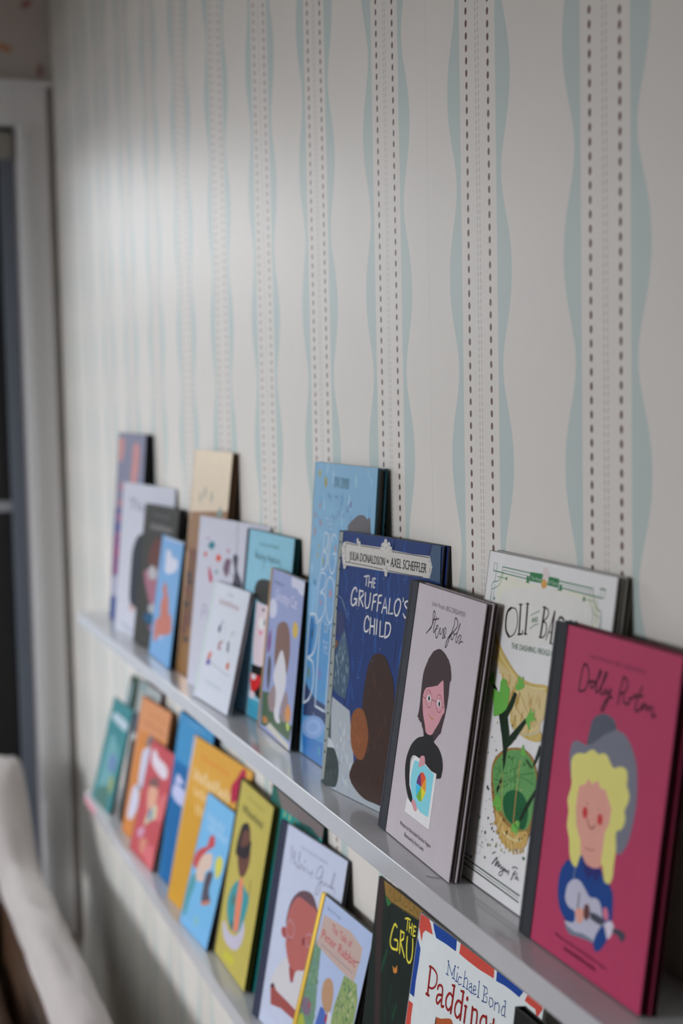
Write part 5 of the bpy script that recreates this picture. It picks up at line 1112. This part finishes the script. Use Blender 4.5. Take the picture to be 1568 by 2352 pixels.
book('O', 'picture_book', 'tall white book with green art deco border and gold basket, front copy', BK, (176, 177, 178), 0.48, page=(.04, .14, .08), edge=(.5, .5, .49), group=G1)
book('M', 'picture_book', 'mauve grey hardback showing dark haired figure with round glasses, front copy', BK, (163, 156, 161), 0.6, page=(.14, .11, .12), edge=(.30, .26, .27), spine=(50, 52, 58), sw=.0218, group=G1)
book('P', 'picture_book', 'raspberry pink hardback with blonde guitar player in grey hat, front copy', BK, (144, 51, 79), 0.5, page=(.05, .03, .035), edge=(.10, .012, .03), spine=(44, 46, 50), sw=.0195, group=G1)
# second copies standing directly behind
def behind(key, name, label, bg, gain, dx, **k):
    x0, y0, yaw, lean, w, h, t, s = DATA[key][0]
    return book(key, name, label, BK, bg, gain, data=(x0+dx*math.cos(yaw)-math.sin(yaw)*(t/math.cos(lean)+.0012), y0+dx*math.sin(yaw)+math.cos(yaw)*(t/math.cos(lean)+.0012), yaw, lean, w, h, t, s), items=[], group=G1, **k)
behind('M', 'picture_book', 'mauve grey hardback hidden behind its front copy, only edges showing', (163, 156, 161), 0.6, .0035, page=(.10, .08, .085), edge=(.26, .22, .23), spine=(50, 52, 58), sw=.0218)
behind('L', 'picture_book', 'dark blue picture book hidden behind its snowy forest front copy', (24, 40, 90), 0.57, .004, page=(.10, .10, .10), edge=(.03, .04, .07), soft=True)
behind('O', 'picture_book', 'white and green book hidden behind its art deco front copy', (170, 170, 168), 0.48, .002, page=(.10, .13, .10), edge=(.35, .35, .33))
behind('P', 'picture_book', 'raspberry pink hardback hidden behind its front copy at near end', (144, 51, 79), 0.5, .003, page=(.04, .02, .025), edge=(.08, .01, .02), spine=(44, 46, 50), sw=.0195)
# lower shelf, from the far end
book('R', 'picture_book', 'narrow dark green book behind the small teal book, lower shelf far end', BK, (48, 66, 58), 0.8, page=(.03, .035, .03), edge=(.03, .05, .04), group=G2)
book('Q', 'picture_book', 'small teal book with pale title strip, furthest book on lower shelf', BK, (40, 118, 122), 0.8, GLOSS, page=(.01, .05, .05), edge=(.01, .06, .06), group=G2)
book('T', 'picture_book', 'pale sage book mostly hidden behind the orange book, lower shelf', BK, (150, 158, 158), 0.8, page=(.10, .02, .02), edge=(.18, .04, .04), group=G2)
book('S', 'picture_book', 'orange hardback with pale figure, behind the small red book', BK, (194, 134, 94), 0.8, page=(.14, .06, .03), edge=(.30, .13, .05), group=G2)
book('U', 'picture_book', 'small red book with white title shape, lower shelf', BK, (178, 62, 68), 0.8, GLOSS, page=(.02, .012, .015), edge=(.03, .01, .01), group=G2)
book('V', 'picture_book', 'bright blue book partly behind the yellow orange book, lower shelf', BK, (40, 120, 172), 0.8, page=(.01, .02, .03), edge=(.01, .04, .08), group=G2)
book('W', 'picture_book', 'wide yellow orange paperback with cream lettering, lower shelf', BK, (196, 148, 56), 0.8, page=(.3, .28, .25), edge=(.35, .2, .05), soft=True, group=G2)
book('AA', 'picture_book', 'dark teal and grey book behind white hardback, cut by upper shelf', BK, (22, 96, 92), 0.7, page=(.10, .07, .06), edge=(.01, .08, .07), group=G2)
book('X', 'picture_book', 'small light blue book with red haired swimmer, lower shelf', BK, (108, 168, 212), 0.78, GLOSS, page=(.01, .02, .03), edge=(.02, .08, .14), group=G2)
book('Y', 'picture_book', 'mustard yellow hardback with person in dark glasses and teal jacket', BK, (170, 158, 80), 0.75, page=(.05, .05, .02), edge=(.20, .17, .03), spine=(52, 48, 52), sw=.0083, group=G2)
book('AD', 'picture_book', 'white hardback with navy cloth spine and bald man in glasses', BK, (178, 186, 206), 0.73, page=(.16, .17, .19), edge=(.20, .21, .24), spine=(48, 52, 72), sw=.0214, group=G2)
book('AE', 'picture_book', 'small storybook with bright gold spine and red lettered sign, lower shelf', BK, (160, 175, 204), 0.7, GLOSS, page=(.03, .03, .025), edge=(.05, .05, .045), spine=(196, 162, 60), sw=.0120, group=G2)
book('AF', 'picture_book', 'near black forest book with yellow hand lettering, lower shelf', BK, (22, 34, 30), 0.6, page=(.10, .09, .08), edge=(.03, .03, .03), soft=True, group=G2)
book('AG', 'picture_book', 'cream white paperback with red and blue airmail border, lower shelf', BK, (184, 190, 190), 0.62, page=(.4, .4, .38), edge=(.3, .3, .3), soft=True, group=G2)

# small thick black book in front, to the right of the airmail one
book('', 'picture_book', 'small thick black book with green leaf, nearest on lower shelf', BK, (20, 20, 22), .6, GLOSS, page=(.05, .05, .05), edge=(.012, .012, .013), group=G2,
     data=(-1.0165, -.0845, 0, .13, .17, .289, .0105, 2), items=[('P', (45, 88, 50), [20, 248, 26, 268, 38, 274, 46, 260, 34, 244], 1), ('S', (60, 95, 50), 1.6, [10, 216, 24, 242, 50, 264, 80, 266], 1), ('S', (60, 95, 50), 1.2, [24, 242, 40, 226, 60, 222], 1)])

# thin pink strip on the end of the lower shelf front, a stray thread on the upper shelf
q = MB(); q.box(-2.845, -2.735, -SD-.0006, -SD-.0001, ZS[1]-.0195, ZS[1]-.004, (.80, .38, .46), .0001, 1)
tag(q.build('pink_strip', flat('pink_strip_colour', (.78, .34, .42), .6)), 'thin pink strip on far front edge of lower shelf', 'tape')
q = MB(); q.tube([(-1.1200, -.0800, ZS[0]+.0004), (-1.1165, -.0785, ZS[0]+.0004), (-1.113, -.0765, ZS[0]+.0006), (-1.1105, -.0735, ZS[0]+.0006), (-1.108, -.0700, ZS[0]+.0004)], .00022, (.05, .045, .045), 6)
tag(q.build('loose_thread', CLOTH), 'short dark loose thread lying on upper shelf beside mauve hardback', 'thread')

# sofa along the wall under the shelves with a linen throw over its back
def fabric(name, c0, c1, rough=.9, sc=420):
    t = NT(name); nz = t.noise(sc, 3); n2 = t.noise(14, 3); c = t.mix(n2.outputs[0], c0, c1); t.bump(nz.outputs[0], .35, .001)
    t.set(Base_Color=c, Roughness=rough); t.b.inputs['Sheen Weight'].default_value = .15; return t.m
leather = flat('dark_brown_leather', (.075, .036, .016), .45, 70, .25, .4)
so = bpy.data.objects.new('sofa', None); COL.objects.link(so); so.location = (-2.3, -.465, -.2)
tag(so, 'low dark brown sofa under the shelves with beige cloth over its back', 'sofa')
def cushion(name, x0, x1, y0, y1, z0, z1, r, mat, parent, puff=.02):
    bm = bmesh.new(); bmesh.ops.create_cube(bm, size=1)
    for v in bm.verts: v.co = Vector(((x0+x1)/2+v.co.x*(x1-x0), (y0+y1)/2+v.co.y*(y1-y0), (z0+z1)/2+v.co.z*(z1-z0)))
    bmesh.ops.bevel(bm, geom=bm.edges[:], offset=r, segments=5, affect='EDGES', profile=.6)
    bmesh.ops.subdivide_edges(bm, edges=[e for e in bm.edges if e.calc_length() > .12], cuts=5, use_grid_fill=True)
    cx, cy = (x0+x1)/2, (y0+y1)/2
    for v in bm.verts:
        if v.co.z > (z0+z1)/2: v.co.z += puff*(1-(2*(v.co.x-cx)/(x1-x0))**2)*(1-(2*(v.co.y-cy)/(y1-y0))**2)
    q = MB(); q.bm(bm, W1, True); o = q.build(name, mat, parent); return o
cushion('seat_base', -1.06, 1.06, -.34, .236, .23, .30, .02, leather, so, 0)
for k in range(2): cushion('seat_cushion', -.90+.91*k, -.005+.91*k, -.33, .215, .301, .42, .045, leather, so)
cushion('backrest', -1.06, 1.06, .238, .318, .23, .606, .05, leather, so, 0)
cushion('headrest', -1.14, -1.05, .246, .312, .600, .700, .028, leather, so, 0)
for s in (-1, 1): cushion('armrest', s*1.0-.08, s*1.0+.08, -.34, .236, .302, .53, .05, leather, so, 0)
for sx in (-1, 1):
    for sy in (-.28, .30):
        q = MB(); q.tube([(sx*.96, sy, .2002), (sx*.96, sy, .232)], .02, (.05, .03, .02), 12); q.build('leg', leather, so)
rnd = random.Random(4)
prof = [(-.3505, .586), (-.3502, .588), (-.3500, .590), (-.350, .592), (-.341, .606), (-.326, .620), (-.30, .628), (-.275, .626), (-.25, .624), (-.225, .622), (-.207, .612), (-.199, .59), (-.196, .55), (-.194, .48), (-.192, .40)]
prof = [(-.188-(-.192-y)*.57-.038, z) for y, z in prof]
rows = []; N = 120
for i in range(N+1):
    x = -3.45+2.30*i/N; r = []; q_ = min(1, max(0, (-3.12-x)/.29)); rise = .175*q_*q_*(3-2*q_)
    for j, (y, z) in enumerate(prof):
        top = 3 <= j <= 11
        a = .004*math.sin(x*9+j*.9)+.003*math.sin(x*23-j*1.3)+.0035*math.sin(x*5.1+j*.45+1)
        if x < -2.7 and top: a += .010*math.exp(-((x+2.95-.02*j)/.04)**2)+.008*math.exp(-((x+3.2+.02*j)/.03)**2)
        if top: r.append((x, y+.083, z+abs(a)+.003-.2+rise))
        else: r.append((x, y+.083+(-(abs(a)*.3+.004) if j < 3 else (abs(a)*.6+.003)), z-.2+rise*.75))
    rows.append(r)
q = MB(); q.grid(rows, W1)
th = q.build('linen_throw', fabric('beige_linen', (.46, .42, .40), (.52, .475, .45)))
sd = th.modifiers.new('cloth_thickness', 'SOLIDIFY'); sd.thickness = .0025; sd.offset = 1
tag(th, 'creased beige linen cloth draped over the sofa back under the shelves', 'blanket')
b = bpy.data.objects.new('floor_cushion', None); COL.objects.link(b)
bpy.data.objects.remove(b)
cu = cushion('black_cushion', -.20, .20, -.20, .20, 0, .09, .042, fabric('black_cotton', (.008, .008, .009), (.014, .014, .015)), None, .02)
cu.location = (-2.60, -.57, .264); cu.rotation_euler = (0, 0, .35)
tag(cu, 'black cushion lying on the brown sofa seat', 'cushion')
